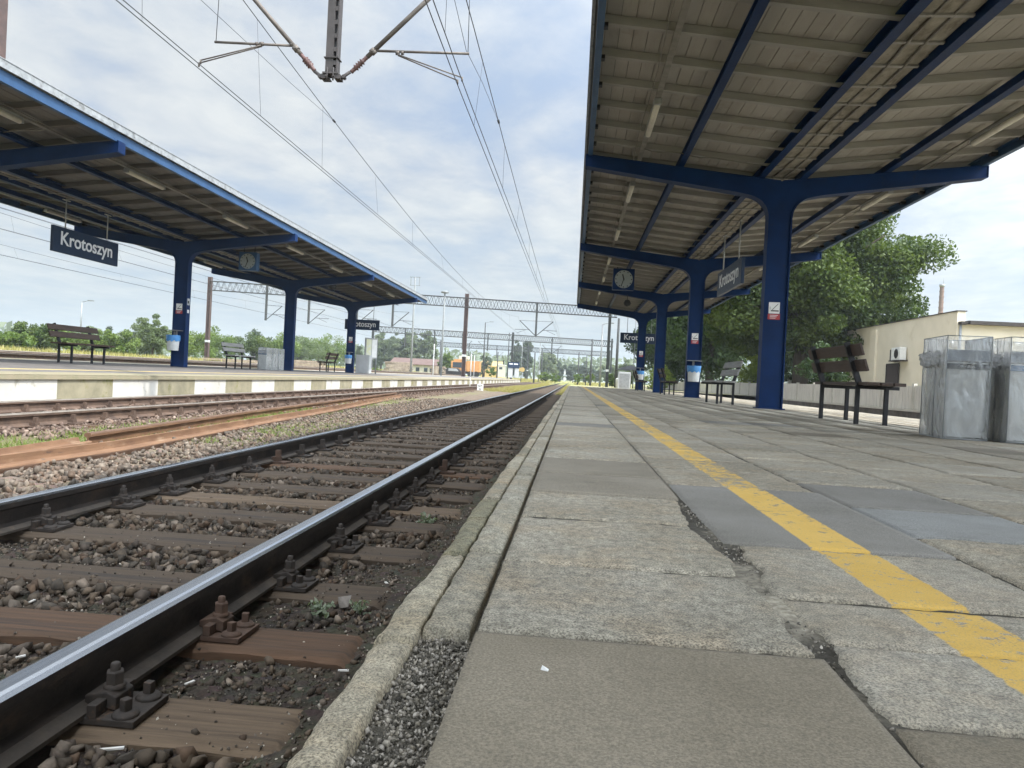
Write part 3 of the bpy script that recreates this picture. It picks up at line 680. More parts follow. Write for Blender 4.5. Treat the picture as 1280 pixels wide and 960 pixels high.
scrap([(-4.56,6.95,-.55),(-4.98,11.6,-.54),(-5.66,24.4,-.49)], 'long rusty rail standing on its foot behind the front scrap rail', 0)
scrap([(-4.28,3.4,-.56),(-4.37,5.4,-.56),(-4.52,6.85,-.56)], 'short reddish scrap rail on its side, ending at a gap', -PI/2, [M['rust'], M['rust']])

# ------------------------------------------------------------------ right platform
def zp(x): return np.where(np.asarray(x) > 3.5, -(np.asarray(x)-3.5)*.031, 0.0)
XS = [-.112,.332,.826,1.25,1.70,2.15,2.6,3.05,3.5,3.95,4.4,4.85,5.3,5.75,6.2,6.65,7.1,7.42]
C_W = [(.41,.385,.342),(.42,.40,.362),(.385,.365,.325),(.405,.378,.33),(.415,.392,.35)]
C_S = (.205,.180,.142); C_S2 = (.25,.226,.19); C_B = (.232,.224,.212); C_B2 = (.285,.292,.296)
rows = {0: [(-1,.45,C_W[0],1),(.45,.982,C_S,0),(.995,1.375,C_W[1],1),(1.385,1.85,C_W[4],1),(1.86,2.26,C_W[0],1),(2.27,2.735,C_S2,.15),(2.75,3.26,C_S2,.2),(3.275,3.85,C_W[1],1),(3.86,4.25,C_W[0],1),(4.26,4.68,C_W[2],1)],
        1: [(-1,.30,C_W[2],1),(.31,.795,C_S,.1),(.805,1.04,C_W[1],.7),(1.045,1.255,C_W[0],.8),(1.265,1.66,C_W[4],.8),(1.675,2.60,C_B,.05),(2.615,3.1,C_W[0],.9)],
        2: [(-1,.55,C_W[0],1),(.56,1.0,C_W[2],1),(1.01,1.44,C_W[1],.9),(1.455,1.885,C_W[3],.9),(1.90,2.325,C_B2,0),(2.34,2.86,C_B,.0),(2.875,3.3,C_W[1],.9)]}
VV, FF, CC = [], [], []; off = 0
for r in range(len(XS)-1):
    sl_ = list(rows.get(r, []))
    y = sl_[-1][1]+.012 if sl_ else -3 + R.uniform(0,.4)
    while y < 45.4:
        L = R.choice([.45,.46,.44,.47,.5,.42]); c = R.choice(C_W) if R.random() > .07 else R.choice([C_S2, C_B, C_S])
        sl_.append((y, min(y+L,45.5), c, R.uniform(.55,1) if c in C_W else .1)); y += L + R.choice([.006,.009,.014])
    for (y0, y1, c, w) in sl_:
        gx = .004 if r else .003
        y0 += .002; y1 -= .002
        x0, x1 = XS[r]+gx, XS[r+1]-gx*R.uniform(.6,1.5)
        near = y1 < 7 and x0 < 4
        res = .011 if (y1 < 2.4 and x0 < 1.3) else (.02 if near else 1)
        nx = max(2, int((x1-x0)/res)) if near else 4; ny = max(2, int((y1-y0)/res)) if near else 4
        nx = min(nx, 60); ny = min(ny, 90)
        gx_ = np.linspace(0,1,nx); gy_ = np.linspace(0,1,ny)
        ex_, ey_ = .002/(x1-x0), .002/(y1-y0)
        if not near: gx_ = np.array([0,ex_,1-ex_,1]); gy_ = np.array([0,ey_,1-ey_,1])
        else:
            gx_ = np.concatenate([[0,ex_],np.linspace(0,1,nx)[1:-1],[1-ex_,1]]); gy_ = np.concatenate([[0,ey_],np.linspace(0,1,ny)[1:-1],[1-ey_,1]])
        nx, ny = len(gx_), len(gy_)
        U, V_ = np.meshgrid(gx_, gy_)
        Xg = x0+(x1-x0)*U; Yg = y0+(y1-y0)*V_
        dz = R.uniform(-.0012,.0015); ta, tb = R.uniform(-.002,.002), R.uniform(-.002,.002)
        Zg = zp(Xg)+dz+ta*(U-.5)+tb*(V_-.5)
        db = np.minimum(np.minimum(Xg-x0, x1-Xg), np.minimum(Yg-y0, y1-Yg))
        if near:
            amp = .35+.65*w
            Zg = Zg + ((vn(Xg,Yg,9,5,2)-.5)*.005 + (vn(Xg,Yg,55,3,4)-.5)*.0035)*w
            chip = np.clip(vn(Xg,Yg,16,4,7)-.54,0,1)*.10*w
            Zg = Zg - np.clip((.005+chip*.7-db)/(.005+chip*.7),0,1)**2*(.003+.006*w)
            edge = (db < 1e-6)
            if r == 1: Xg = Xg + np.clip(vn(Xg*.2,Yg,7,5,11)-.38,0,1)*.10*w*np.interp(Yg,[.55,.8,2.0,2.4],[0,1,1,0])*np.clip(1-(Xg-x0)/.06,0,1)
            if r == 0: Xg = Xg - np.clip(vn(Xg*.2,Yg,7,5,12)-.42,0,1)*.085*w*np.interp(Yg,[.95,1.1,2.0,2.4],[0,1,1,0])*np.clip(1-(x1-Xg)/.06,0,1)
            Xg = Xg + np.where(edge,(vn(Xg*3,Yg,20,3,5)-.5)*.007*w,0); Yg = Yg + np.where(edge,(vn(Xg,Yg*3,20,3,6)-.5)*.010*w,0)
            Zg = np.where(edge, Zg-.02, Zg)
        else: Zg = np.where(db < 1e-6, Zg-.02, Zg)
        VV.append(np.stack([Xg,Yg,Zg],-1).reshape(-1,3)); FF.append(grid_faces(nx,ny)+off)
        tone = R.uniform(.9,1.07)
        CC.append(np.tile(np.array([c[0]*tone,c[1]*tone,c[2]*tone,w]),(nx*ny,1))); off += nx*ny
struct(link('platform_paving', fastmesh('platform_paving', np.concatenate(VV), np.concatenate(FF), M['slab'], True, np.concatenate(CC))))
# mortar / grit bed under the slabs, and the body of the platform
xs = np.unique(np.concatenate([np.arange(-.2,1.4,.016), np.linspace(1.4,7.42,30)])); ys = np.unique(np.concatenate([np.arange(-3,.3,.4), np.arange(.3,3.2,.016), np.linspace(3.2,45.6,150)]))
X, Y = np.meshgrid(xs, ys)
gap = np.interp(X, [-.2,-.13,.27,.30,.345,.375,.4], [0,0,0,1,1,0,0])*np.clip((vn(X,Y,5,3,3)-.3)*3,0,1)*np.interp(Y,[.6,.9,1.5,1.75,2.3],[.55,1,1,.9,.3])
Z = zp(X) - .0065 + .005*gap + (vn(X,Y,40,4,5)-.5)*.006 + (vn(X,Y,120,2,6)-.5)*.003
gc = (.44 + 1.9*np.clip(gap,0,1)*np.clip((vn(X,Y,18,3,8)-.2)*3,0,1) + np.where(X < -.1, .25, 0))[...,None]*np.array([1,.97,.9])
Z = np.where(X < -.1, np.minimum(Z, -.022), Z)
struct(link('platform_bed', fastmesh('platform_bed', np.stack([X,Y,Z],-1).reshape(-1,3), grid_faces(len(xs),len(ys)), M['grit'], True, gc.reshape(-1,3))))
b = MB(); b.prism([(-.19,-.9),(7.40,-.9),(7.40,-.157),(3.5,-.05),(-.19,-.05)], 'y', -6, 45.62); b.box(-.2,7.42,-6,-3.02,-.049,-.004)
b.box(7.405,7.46,-6,45.6,-.9,-.125)
struct(b.build('platform_body', M['kerb2']))
# kerb stones along the edge
JT = [.28,.945,1.42,1.79,2.1,2.42,2.8,3.3,3.75,4.3,4.8,5.4]
while JT[-1] < 45: JT.append(JT[-1]+R.choice([.5,.62,.75,.95]))
prof = [(-.246,-.95),(-.245,-.5),(-.244,-.2),(-.243,-.11),(-.242,-.07),(-.2405,-.045),(-.238,-.028),(-.234,-.016),(-.228,-.008),(-.220,-.004),(-.213,-.003),(-.206,-.003),(-.199,-.003),(-.193,-.003),(-.189,-.003),(-.186,-.005),(-.184,-.010),(-.183,-.02),(-.1825,-.06)]
def kerb(y0, y1, prof, seed, name, amp=1.0):
    st = .007 if y0 < 2.5 else (.03 if y0 < 8 else .25)
    n = max(3, int((y1-y0)/st)); ys = np.linspace(y0+.004, y1-.004, n); P = np.array(prof); m = len(P)
    Yg = np.repeat(ys[:,None], m, 1); Xg = np.repeat(P[None,:,0], n, 0).copy(); Zg = np.repeat(P[None,:,1], n, 0).copy()
    top = np.clip((Zg+.13)/.1, 0, 1)
    off_ = (vn(ys*0+seed, ys, 3.6, 5, 3)-.5)*.026*amp
    Xg += off_[:,None]*np.clip((-.19-Xg)/.03,0,1)
    Xg += (vn(Zg*2+Xg, Yg, 30, 5, 9)-.5)*.010*amp*top; Zg += (vn(Xg+seed, Yg, 14, 6, 2)-.5)*.006*amp*top + (vn(Xg,Yg,70,4,8)-.5)*.006*top + R.uniform(-.002,.001)*top
    e = np.minimum(Yg-y0, y1-Yg); rim = .008+.06*np.clip(vn(Xg*2,Yg,14,3,4)-.5,0,1)
    Zg -= np.clip((rim-e)/rim,0,1)**2*.02*top
    Xg += np.clip((rim-e)/rim,0,1)**2*.012*np.clip((-.20-Xg)/.03,0,1)
    Zg[0] = np.minimum(Zg[0], -.05); Zg[-1] = np.minimum(Zg[-1], -.05)
    V = np.stack([Xg,Yg,Zg],-1).reshape(-1,3); F = grid_faces(m,n)
    return V, F
VV, FF = [], []; off = 0
for a, bb in zip(JT[:-1], JT[1:]):
    V, F = kerb(a, bb, prof, R.uniform(0,50), 'kerb'); F = F[:, ::-1]; VV.append(V); FF.append(F+off); off += len(V)
# narrow inner strip of the edge
pr2 = [(-.1815,-.06),(-.181,-.014),(-.1795,-.006),(-.175,-.003),(-.167,-.002),(-.158,-.002),(-.149,-.002),(-.140,-.002),(-.131,-.002),(-.124,-.003),(-.119,-.006),(-.1175,-.014),(-.117,-.06)]
nk = len(VV)
y = .99
while y < 45:
    L = R.uniform(.35,.9); V, F = kerb(y, y+L, pr2, R.uniform(0,50), 'kerb', .45); F = F[:, ::-1]; VV.append(V); FF.append(F+off); off += len(V); y += L+.004
kc = []
for k, V in enumerate(VV):
    c = [(.45,.415,.35),(.42,.395,.335),(.33,.315,.265),(.47,.43,.365),(.38,.36,.31)][k % 5] if k < nk else [(.40,.385,.34),(.43,.415,.375),(.36,.345,.305)][k % 3]
    if k in (2,3): c = (.27,.262,.2)
    kc.append(np.tile(np.array([c[0],c[1],c[2],.95]),(len(V),1)))
me = fastmesh('kerb', np.concatenate(VV), np.concatenate(FF), M['slab'], True, np.concatenate(kc))
struct(link('kerb', me))
# grit between broken kerb and the first slab
n = 5200; x = NR.uniform(-.19,-.112,n); y = NR.uniform(.42,1.0,n); x2 = NR.uniform(.315,.375,1500); y2 = NR.uniform(.6,2.2,1500)
x = np.concatenate([x,x2]); y = np.concatenate([y,y2]); sz = .0015+.0035*NR.random(len(x))**2
rocks('joint_gravel', np.stack([x,y,np.where(x<0,-.021,-.006)+NR.uniform(-.004,.003,len(x))],-1), sz, [(.3,.28,.24),(.15,.14,.12),(.38,.36,.32),(.09,.085,.07),(.2,.185,.15)], M['stone_p'], 'fine grey grit in the broken joint beside the kerb', 'gravel')
# lit apron and ground past the platform end
xs = np.linspace(-.25,11.3,30); ys = np.linspace(45.65,131,60); X, Y = np.meshgrid(xs, ys)
Z = np.interp(Y,[45,60,100,131],[-.03,-.10,-.32,-.45]) + (vn(X,Y,.6,4)-.5)*.08
k = np.clip((vn(X,Y,.35,4,3)-.42)*4 + np.interp(Y,[46,60],[-.9,.3]),0,1)[...,None]; C = np.array([.33,.30,.23])*(1-k)+np.array([.23,.24,.085])*k
struct(link('gravel_path', fastmesh('gravel_path', np.stack([X,Y,Z],-1).reshape(-1,3), grid_faces(30,60), M['bed'], True, C.reshape(-1,3))))

# ------------------------------------------------------------------ opposite platform
def zl(x): return np.interp(x, [-15.7,-12,-9.3,-8.3], [.125,.14,.055,0])
b = MB(); Y0, Y1 = -6, 122
segs = [(-8.30,-8.78,M['coping']),(-8.78,-9.22,M['asph']),(-9.22,-9.36,M['yline']),(-9.36,-12,M['asph']),(-12,-15.7,M['asph'])]
mats = [M['coping'],M['asph'],M['yline'],M['wwash'],M['facec']]
for (xa,xb,m) in segs:
    ysg = np.linspace(Y0,Y1,65)
    for i in range(64): b.add([(xa,ysg[i],zl(xa)),(xb,ysg[i],zl(xb)),(xb,ysg[i+1],zl(xb)),(xa,ysg[i+1],zl(xa))],[(0,1,2,3)],mats.index(m))
b.box(-8.335,-8.302,Y0,Y1,-.075,-.003,0)
y = 11.86-1.52*12; w = True
while y < Y1:
    b.add([(-8.34,y,-.075),(-8.34,min(y+1.52,Y1),-.075),(-8.34,min(y+1.52,Y1),-.75),(-8.34,y,-.75)],[(0,1,2,3)],3 if not w else 4); y += 1.52; w = not w
b.add([(-15.7,Y0,.125),(-15.7,Y1,.125),(-15.7,Y1,-.8),(-15.7,Y0,-.8)],[(0,1,2,3)],4)
b.add([(-8.34,Y1,-.003),(-15.7,Y1,.1),(-15.7,Y1,-.8),(-8.34,Y1,-.8)],[(0,1,2,3)],4)
struct(b.build('opposite_platform', mats))
b = MB(); b.box(-16.9,-16.2,-6,140,-.2,.13); struct(b.build('far_kerb', M['strip_lit']))
for x, lab in ((-18.2,'first'),(-19.7,'second'),(-23.2,'third'),(-24.7,'fourth')):
    make_rail('rail', x, float(zland(x,50))+.17, -2, 130, RM2, 'brown rail beyond the opposite platform, %s out from its back edge' % lab, group='rails beyond the opposite platform')

# ------------------------------------------------------------------ platform canopies
CY = 8.95
def make_canopy(cx, ybase, cols, y0, y1, zoff, label, left):
    root = thing('platform_canopy', label, 'canopy', (cx, 0, zoff))
    HW = 3.46
    def zt(dx): return 4.03 + .107*abs(dx)
    # columns with flared arms
    def outline():
        pts = [(-.195,0),(-.195,3.38)]
        for k in range(1,8):
            a = PI/2*k/8; pts.append((-.195-.42*(1-math.cos(a)), 3.38+.42*math.sin(a)*.95))
        pts += [(-.75,3.815),(-HW,4.20),(-HW,4.40)]
        return pts
    L = outline(); full = L + [(0,4.03)] + [(-a,c) for a,c in reversed(L)]
    def column():
        b = MB(); n = len(full)
        vs = [(p[0],-.085,p[1]) for p in full]+[(p[0],.085,p[1]) for p in full]
        b.add(vs,[(i,(i+1)%n,n+(i+1)%n,n+i) for i in range(n)],0)
        # web split in convex strips: column shaft, arms
        b.add([(-.195,-.085,0),(.195,-.085,0),(.195,-.085,3.38),(-.195,-.085,3.38)],[(0,1,2,3)]); b.add([(-.195,.085,0),(.195,.085,0),(.195,.085,3.38),(-.195,.085,3.38)],[(3,2,1,0)])
        for s in (-1,1):
            for yy in (-.085,.085):
                pr = [(s*a,c) for a,c in L[1:]]
                for i in range(len(pr)-2):
                    q, w = pr[i], pr[i+1]
                    tq, tw = (q[0],zt(q[0])), (w[0],zt(w[0]))
                    b.add([(q[0],yy,q[1]),(w[0],yy,w[1]),(w[0],yy,tw[1]),(q[0],yy,tq[1])],[(0,1,2,3)])
                b.add([(0,yy,3.38),(s*.195,yy,3.38),(s*.195,yy,zt(.195)),(0,yy,4.03)],[(0,1,2,3)])
        # flanges: strips along the outline, wider than the web
        for s in (-1,1):
            pr = [(s*a,c) for a,c in L]
            for i in range(len(pr)-2):
                p, q = pr[i], pr[i+1]; d = Vector((q[0]-p[0],0,q[1]-p[1])).normalized(); nn = Vector((-d.z,0,d.x))*(.011 if s < 0 else -.011)
                a0, a1 = Vector((p[0],0,p[1])), Vector((q[0],0,q[1])); o = nn
                vs = []
                for e in (a0,a1):
                    for kx in (-1,1):
                        for ky in (-1,1): vs.append(e+o*kx*1.0+Vector((0,ky*.122,0)))
                b.add(vs,[(0,1,3,2),(4,6,7,5),(0,4,5,1),(2,3,7,6),(0,2,6,4),(1,5,7,3)])
            a0, a1 = Vector((s*.02,0,4.035)), Vector((s*HW,0,4.405)); b.bar(a0,a1,.2,.016)
            b.box(min(s*HW,s*(HW+.012)),max(s*HW,s*(HW+.012)),-.11,.11,4.2,4.4)
        b.box(-.24,.24,-.17,.17,0,.018)
        return b
    cm = None; cobs = []
    for y in cols:
        if cm is None: cm = column().build('column', M['blue'], root, (0,y+.12,.001)); cm['label'] = 'blue steel column flaring into two arms'
        else:
            c = cm.copy(); COL.objects.link(c); c.parent = root; c.location = (0,y+.12,.001)
    # purlins
    def chan(dx, h, w, name, mat, extra=0):
        b = MB(); zb = zt(dx)+.012+extra
        b.box(dx-w/2,dx+w/2,y0,y1,zb,zb+.012); b.box(dx-w/2,dx+w/2,y0,y1,zb+h-.012,zb+h)
        sx_ = dx + (.0 if dx == 0 else (w/2-.012 if dx < 0 else -w/2+.012)); b.box(sx_-.006,sx_+.006,y0,y1,zb+.012,zb+h-.012)
        return b.build(name, mat, root)
    for s in (-1,1):
        chan(s*1.78,.11,.11,'purlin',M['blue']); chan(s*.36,.15,.12,'purlin',M['blue'])
        b = MB(); zb = zt(3.42)+.012; x = s*3.42; b.box(min(x,x+s*.012),max(x,x+s*.012),y0,y1,zb-.02,zb+.148); b.box(min(x,x-s*.07),max(x,x-s*.07),y0,y1,zb-.02,zb-.006); b.box(min(x,x-s*.07),max(x,x-s*.07),y0,y1,zb+.14,zb+.147)
        f = b.build('fascia_beam', M['blue_l'], root)
        b = MB(); x = s*3.46; z0 = zt(3.46)+.165; b.box(min(x,x+s*.03),max(x,x+s*.03),y0,y1,z0,z0+.12); b.box(min(x-s*.3,x+s*.04),max(x-s*.3,x+s*.04),y0,y1,z0+.1205,z0+.132); b.build('edge_trim', M['galv'], root)
    # gutter between centre purlins
    b = MB(); b.box(-.26,.26,y0,y1,4.165,4.18); b.box(-.27,-.255,y0,y1,4.165,4.25); b.box(.255,.27,y0,y1,4.165,4.25)
    y = y0+.2
    while y < y1: b.box(-.285,.285,y,y+.05,4.14,4.163,1); y += .62
    for yy_, x_ in ((0,-.08),(0,.11)): b.path([(x_+.03*math.sin(k*1.7), y0+(y1-y0)*k/60, 4.15+.012*math.sin(k*2.3)) for k in range(61)], .018, 5, 2)
    b.build('gutter', [M['gutter'], M['joist'], M['cable']], root)
    # joists
    jm = None; y = y0+.35
    while y < y1:
        if jm is None:
            b = MB()
            for s in (-1,1):
                za, zc = zt(.3)+.125, zt(3.40)+.125
                b.prism([(s*.30,za),(s*3.40,zc),(s*3.40,zc+.10),(s*.30,za+.10)],'y',-.045,.045)
                b.box(min(s*3.30,s*3.405),max(s*3.30,s*3.405),-.055,.055,zc-.05,zc-.004,1)
            jm = b.build('joist', [M['joist_shade' if left else 'joist'], M['black']], root, (0,y,0))
        else:
            c = jm.copy(); COL.objects.link(c); c.parent = root; c.location = (0,y,0)
        y += .895
    # boards, roofing
    b = MB()
    for s in (-1,1):
        x = .06
        while x < 3.42:
            w = .165; a0, a1 = x, min(x+w,3.45); jog = R.uniform(0,.003)
            za, zc = zt(a0)+.228+jog, zt(a1)+.228+jog
            b.prism([(s*a0,za),(s*a1,zc),(s*a1,zc+.022),(s*a0,za+.022)],'y',y0,y1); x += .172
    b.build('roof_boards', M['boards_shade' if left else 'boards'], root)
    b = MB()
    for s in (-1,1): b.prism([(0,zt(0)+.256),(s*3.46,zt(3.46)+.256),(s*3.46,zt(3.46)+.28),(0,zt(0)+.28)],'y',y0,y1)
    b.build('roof_covering', M['roof'], root)
    b = MB()
    for s in (-1,1):
        for yy_ in (y0,y1):
            d = .03 if yy_ == y1 else -.03
            b.prism([(s*.02,zt(0)+.13),(s*3.45,zt(3.45)+.13),(s*3.45,zt(3.45)+.285),(s*.02,zt(0)+.285)],'y',min(yy_+.001*(1 if d>0 else -1),yy_+d),max(yy_+.001*(1 if d>0 else -1),yy_+d))
    b.build('end_board', M['galv'] if left else M['blue'], root)
    # cable trays and loose cables under the joists
    for s in (-1,1):
        b = MB(); zc = zt(2.5)+.093; b.box(s*2.5-.04,s*2.5+.04,y0+.5,y1-.3,zc,zc+.03); 
        b.path([(s*2.62+.01*math.sin(k), y0+.6+(y1-y0-1)*k/80, zc+.02+.012*math.sin(k*1.9)) for k in range(81)], .008, 5, 0)
        b.build('cable_tray', M['cable'], root)
    for y in cols:
        b = MB(); b.path([(-2.5+2.3*k/14, y-.45+.04*math.sin(k*1.3), zt(-2.5+2.3*k/14)+.10-.02*abs(math.sin(k*.9))) for k in range(15)], .011, 5)
        b.build('cable', M['cable'], root); b = MB()
        b.path([(.5+2.0*k/14, y-.62+.05*math.sin(k*1.1), zt(.5+2.0*k/14)+.10-.02*abs(math.sin(k*.8))) for k in range(15)], .011, 5)
        b.build('cable', M['cable'], root)
    return root
CANR_X, CANL_X, LZ = 3.5, -11.95, -.12
RC = [13.88+CY*k for k in (-2,-1,0,1,2,3)]; LC = [22.37+CY*k for k in (-2,-1,0,1,2)]
canR = make_canopy(CANR_X, 0, RC, -6.5, 43.6, 0, 'butterfly-roofed canopy on blue columns standing on the near platform', False)
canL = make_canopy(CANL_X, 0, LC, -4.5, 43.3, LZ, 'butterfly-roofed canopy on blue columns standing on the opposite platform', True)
upd()
def zt(dx): return 4.03 + .107*abs(dx)

# strip lights
def strip_light(loc, label):
    r = thing('strip_light', label, 'ceiling light', loc, 0, 'fluorescent strip lights under the canopies')
    b = MB(); b.box(-.055,.055,-.72,.72,0,.035); b.box(-.05,.05,-.74,-.70,-.06,0); b.box(-.05,.05,.70,.74,-.06,0); b.build('housing', M['grey'], r)
    b = MB(); b.tube((0,-.70,-.032),(0,.70,-.032),.045,n=12); b.build('diffuser', M['lampw'], r)
    return r
upd(); L0 = None
k = 0
names = {}
for cx, zo, s, ys_, side, can in ((CANR_X,0,-1,[7.2,11.75,16.3,20.9,25.4,29.9,34.4,38.9],'track-side','near'),(CANR_X,0,1,[11.75,16.3,20.9,25.4,29.9,34.4,38.9],'fence-side','near'),(CANL_X,LZ,1,[11.5,16.0,20.5,25.0,29.5,34.0,38.5],'track-side','opposite'),(CANL_X,LZ,-1,[20.5,25.0,29.5,34.0,38.5],'far-side','opposite')):
    for q, y in enumerate(ys_):
        lab = 'fluorescent strip light, %s from the camera in the %s row under the %s canopy' % (ORD[q], side, can)
        loc = (cx+s*2.5, y, zo+zt(2.5)+.055)
        if L0 is None: L0 = strip_light(loc, lab); upd()
        else: dup(L0, loc, 0, lab)

# ------------------------------------------------------------------ text
def text_mesh(body, size, bold=0.0, ex=.002):
    cu = bpy.data.curves.new('txt','FONT'); cu.body = body; cu.size = size; cu.extrude = ex; cu.offset = bold; cu.align_x = 'CENTER'; cu.align_y = 'CENTER'
    o = bpy.data.objects.new('txt', cu); COL.objects.link(o); upd()
    me = bpy.data.meshes.new_from_object(o.evaluated_get(bpy.context.evaluated_depsgraph_get()))
    bpy.data.objects.remove(o); 
    return me
def lettering(body, width, height, parent, mat, loc, back=False, bold=.0, name='lettering'):
    me = text_mesh(body, 1.0, bold); xs_ = [v.co.x for v in me.vertices]; ys_ = [v.co.y for v in me.vertices]
    cx, cy = (min(xs_)+max(xs_))/2, (min(ys_)+max(ys_))/2; sx_ = width/(max(xs_)-min(xs_)); sy_ = height/(max(ys_)-min(ys_)) if height else sx_
    for v in me.vertices: v.co = ((v.co.x-cx)*sx_*(-1 if back else 1), v.co.z*(1 if not back else -1), (v.co.y-cy)*sy_)
    me.materials.clear(); me.materials.append(mat)
    o = link(name, me, parent, loc); return o
def name_sign(loc, rz, w, h, label, rods):
    r = thing('station_sign', label, 'sign', loc, rz, 'station name signs')
    b = MB(); b.box(-w/2,w/2,-.035,.035,-h/2,h/2); b.build('board', M['navy'], r, None, .006)
    lettering('Krotoszyn', w*.79, h*.70, r, M['letter'], (0,-.0375,-.005), bold=.016)
    lettering('Krotoszyn', w*.79, h*.70, r, M['letter'], (0,.0375,-.005), True, bold=.016)
    b = MB()
    for x in (-w*.32, w*.32): b.tube((x,0,h/2),(x,0,h/2+rods),.016,n=6); b.box(x-.12,x+.12,-.02,.02,h/2+rods-.02,h/2+rods)
    b.build('hanger', M['grey'], r)
name_sign((CANL_X,17.83,2.975), PI/2, 2.5, .59, 'navy Krotoszyn sign hanging along the opposite canopy, above the first bench there', 4.05+LZ-3.27)
name_sign((-11.64,41.3,2.79), 0, 1.93, .56, 'navy Krotoszyn sign facing the camera behind the last column of the opposite canopy', 4.15+LZ-3.07)
name_sign((3.52,18.23,2.89), -PI/2, 2.74, .58, 'navy Krotoszyn sign seen edge-on between the two nearest columns', 4.05-3.18)
name_sign((3.53,43,2.84), 0, 2.06, .57, 'navy Krotoszyn sign facing the camera at the far end of the near canopy', 4.05-3.12)

# clocks
def clock(loc, s, top, label, blue):
    r = thing('platform_clock', label, 'clock', loc, 0, 'platform clocks')
    b = MB(); b.box(-s/2,s/2,-.13,.13,-s/2,s/2); b.build('case', M['blue_l'] if blue else M['blue'], r, None, .01)
    b = MB(); b.prism([(s*.42*math.cos(a)*1.0, s*.42*math.sin(a)) for a in np.linspace(0,2*PI,41)[:-1]],'y',-.137,-.131); b.build('dial', M['dial'], r)
    b = MB()
    for k in range(12):
        a = k*PI/6; b.bar((s*.34*math.sin(a),-.139,s*.34*math.cos(a)),(s*.39*math.sin(a),-.139,s*.39*math.cos(a)),.03*s/.65,.004,(0,1,0))
    b.build('hour_marks', M['black'], r)
    for ang, ln, w in ((-15,.24,.036),(198,.36,.024)):
        a = math.radians(ang); b = MB(); b.bar((-.04*math.sin(a),-.142,-.04*math.cos(a)),(s*ln*math.sin(a)/.65*.65,-.142,s*ln*math.cos(a)),w*s/.65,.004,(0,1,0)); b.build('hand', M['black'], r)
    b = MB()
    for x in (-s*.3,s*.3): b.tube((x,0,s/2),(x,0,top),.014,n=6)
    b.build('hanger', M['black'], r)
clock((1.52,26,3.79), .71, .42, 'square station clock hanging under the near canopy, showing half past eleven', False)
clock((-10.83,24.6,3.70), .60, .5, 'square station clock with light blue side under the opposite canopy', True)

# loudspeakers
def speaker(loc, r_, up, label):
    r = thing('loudspeaker', label, 'loudspeaker', loc, 0, 'round loudspeakers under the canopies')
    b = MB(); b.lathe([(.001,r_),(r_*.6,r_*.8),(r_,0),(r_*.8,-r_*.55),(.001,-r_*.9)], (0,0,0), 12); b.build('housing', M['black'], r)
    b = MB(); b.tube((0,0,r_*.9),(0,0,up),.012,n=6); b.build('stem', M['black'], r)
speaker(onY(784,379,31), .15, .35, 'round black loudspeaker hanging behind the clock of the near canopy')
speaker(onY(416,358,34), .18, .3, 'round dark loudspeaker hanging under the opposite canopy')

# no-smoking notices
def notice(loc, label, k=1.0):
    r = thing('no_smoking_sign', label, 'notice', loc, 0, 'no smoking notices on the columns')
    b = MB(); b.box(-.095,.095,-.003,0,-.10,.10); b.build('plate', M['white'], r)
    b = MB(); b.box(-.055,.08,-.006,-.004,-.062,-.042); b.bar((-.035,-.005,-.035),(.068,-.005,.075),.009,.002,(0,1,0)); b.path([(-.072,-.005,-.03+.05*q/6+0.0) for q in range(7)], .003, 4); b.build('pictogram', M['black'], r)
    b = MB(); b.box(-.105,.105,-.003,0,-.205,-.108); b.build('caption', M['red'], r)
    b = MB()
    for q in range(3): b.box(-.07,.07-.02*q,-.006,-.004,-.135-.025*q,-.127-.025*q)
    b.build('caption_lines', M['letter'], r)
    return r
WY = .12-.085-.004
nt = notice((3.48,13.88+WY,1.79), 'no smoking sticker with red caption on the nearest column'); upd()
dup(nt, (3.5,22.83+WY,1.79), 0, 'no smoking sticker on the column carrying the blue-bagged litter bin')
dup(nt, (3.5,40.73+WY,1.95), 0, 'small no smoking sticker on the farthest column of the near canopy')
dup(nt, (-11.98,22.37+WY,1.95), 0, 'no smoking sticker on the opposite column nearest the camera')
dup(nt, (-11.95,40.27+WY,1.95), 0, 'small sticker on the last column of the opposite canopy')
b = MB(); b.box(0,.003,-.07,.07,-.1,.1,0); b.box(.0031,.006,-.05,.03,-.05,.03,1); o = b.build('sticker', [M['panelg'], M['black']]); o.location = (-11.95+.207,22.49,2.12); tag(o, 'pale torn sticker on the track side of the opposite column', 'sticker')
b = MB(); b.box(0,.003,-.06,.06,-.05,.05,0); o = b.build('sticker', M['white']); o.location = (-11.95+.207,22.49,1.83); tag(o, 'small white sticker just below the torn one on the opposite column', 'sticker')

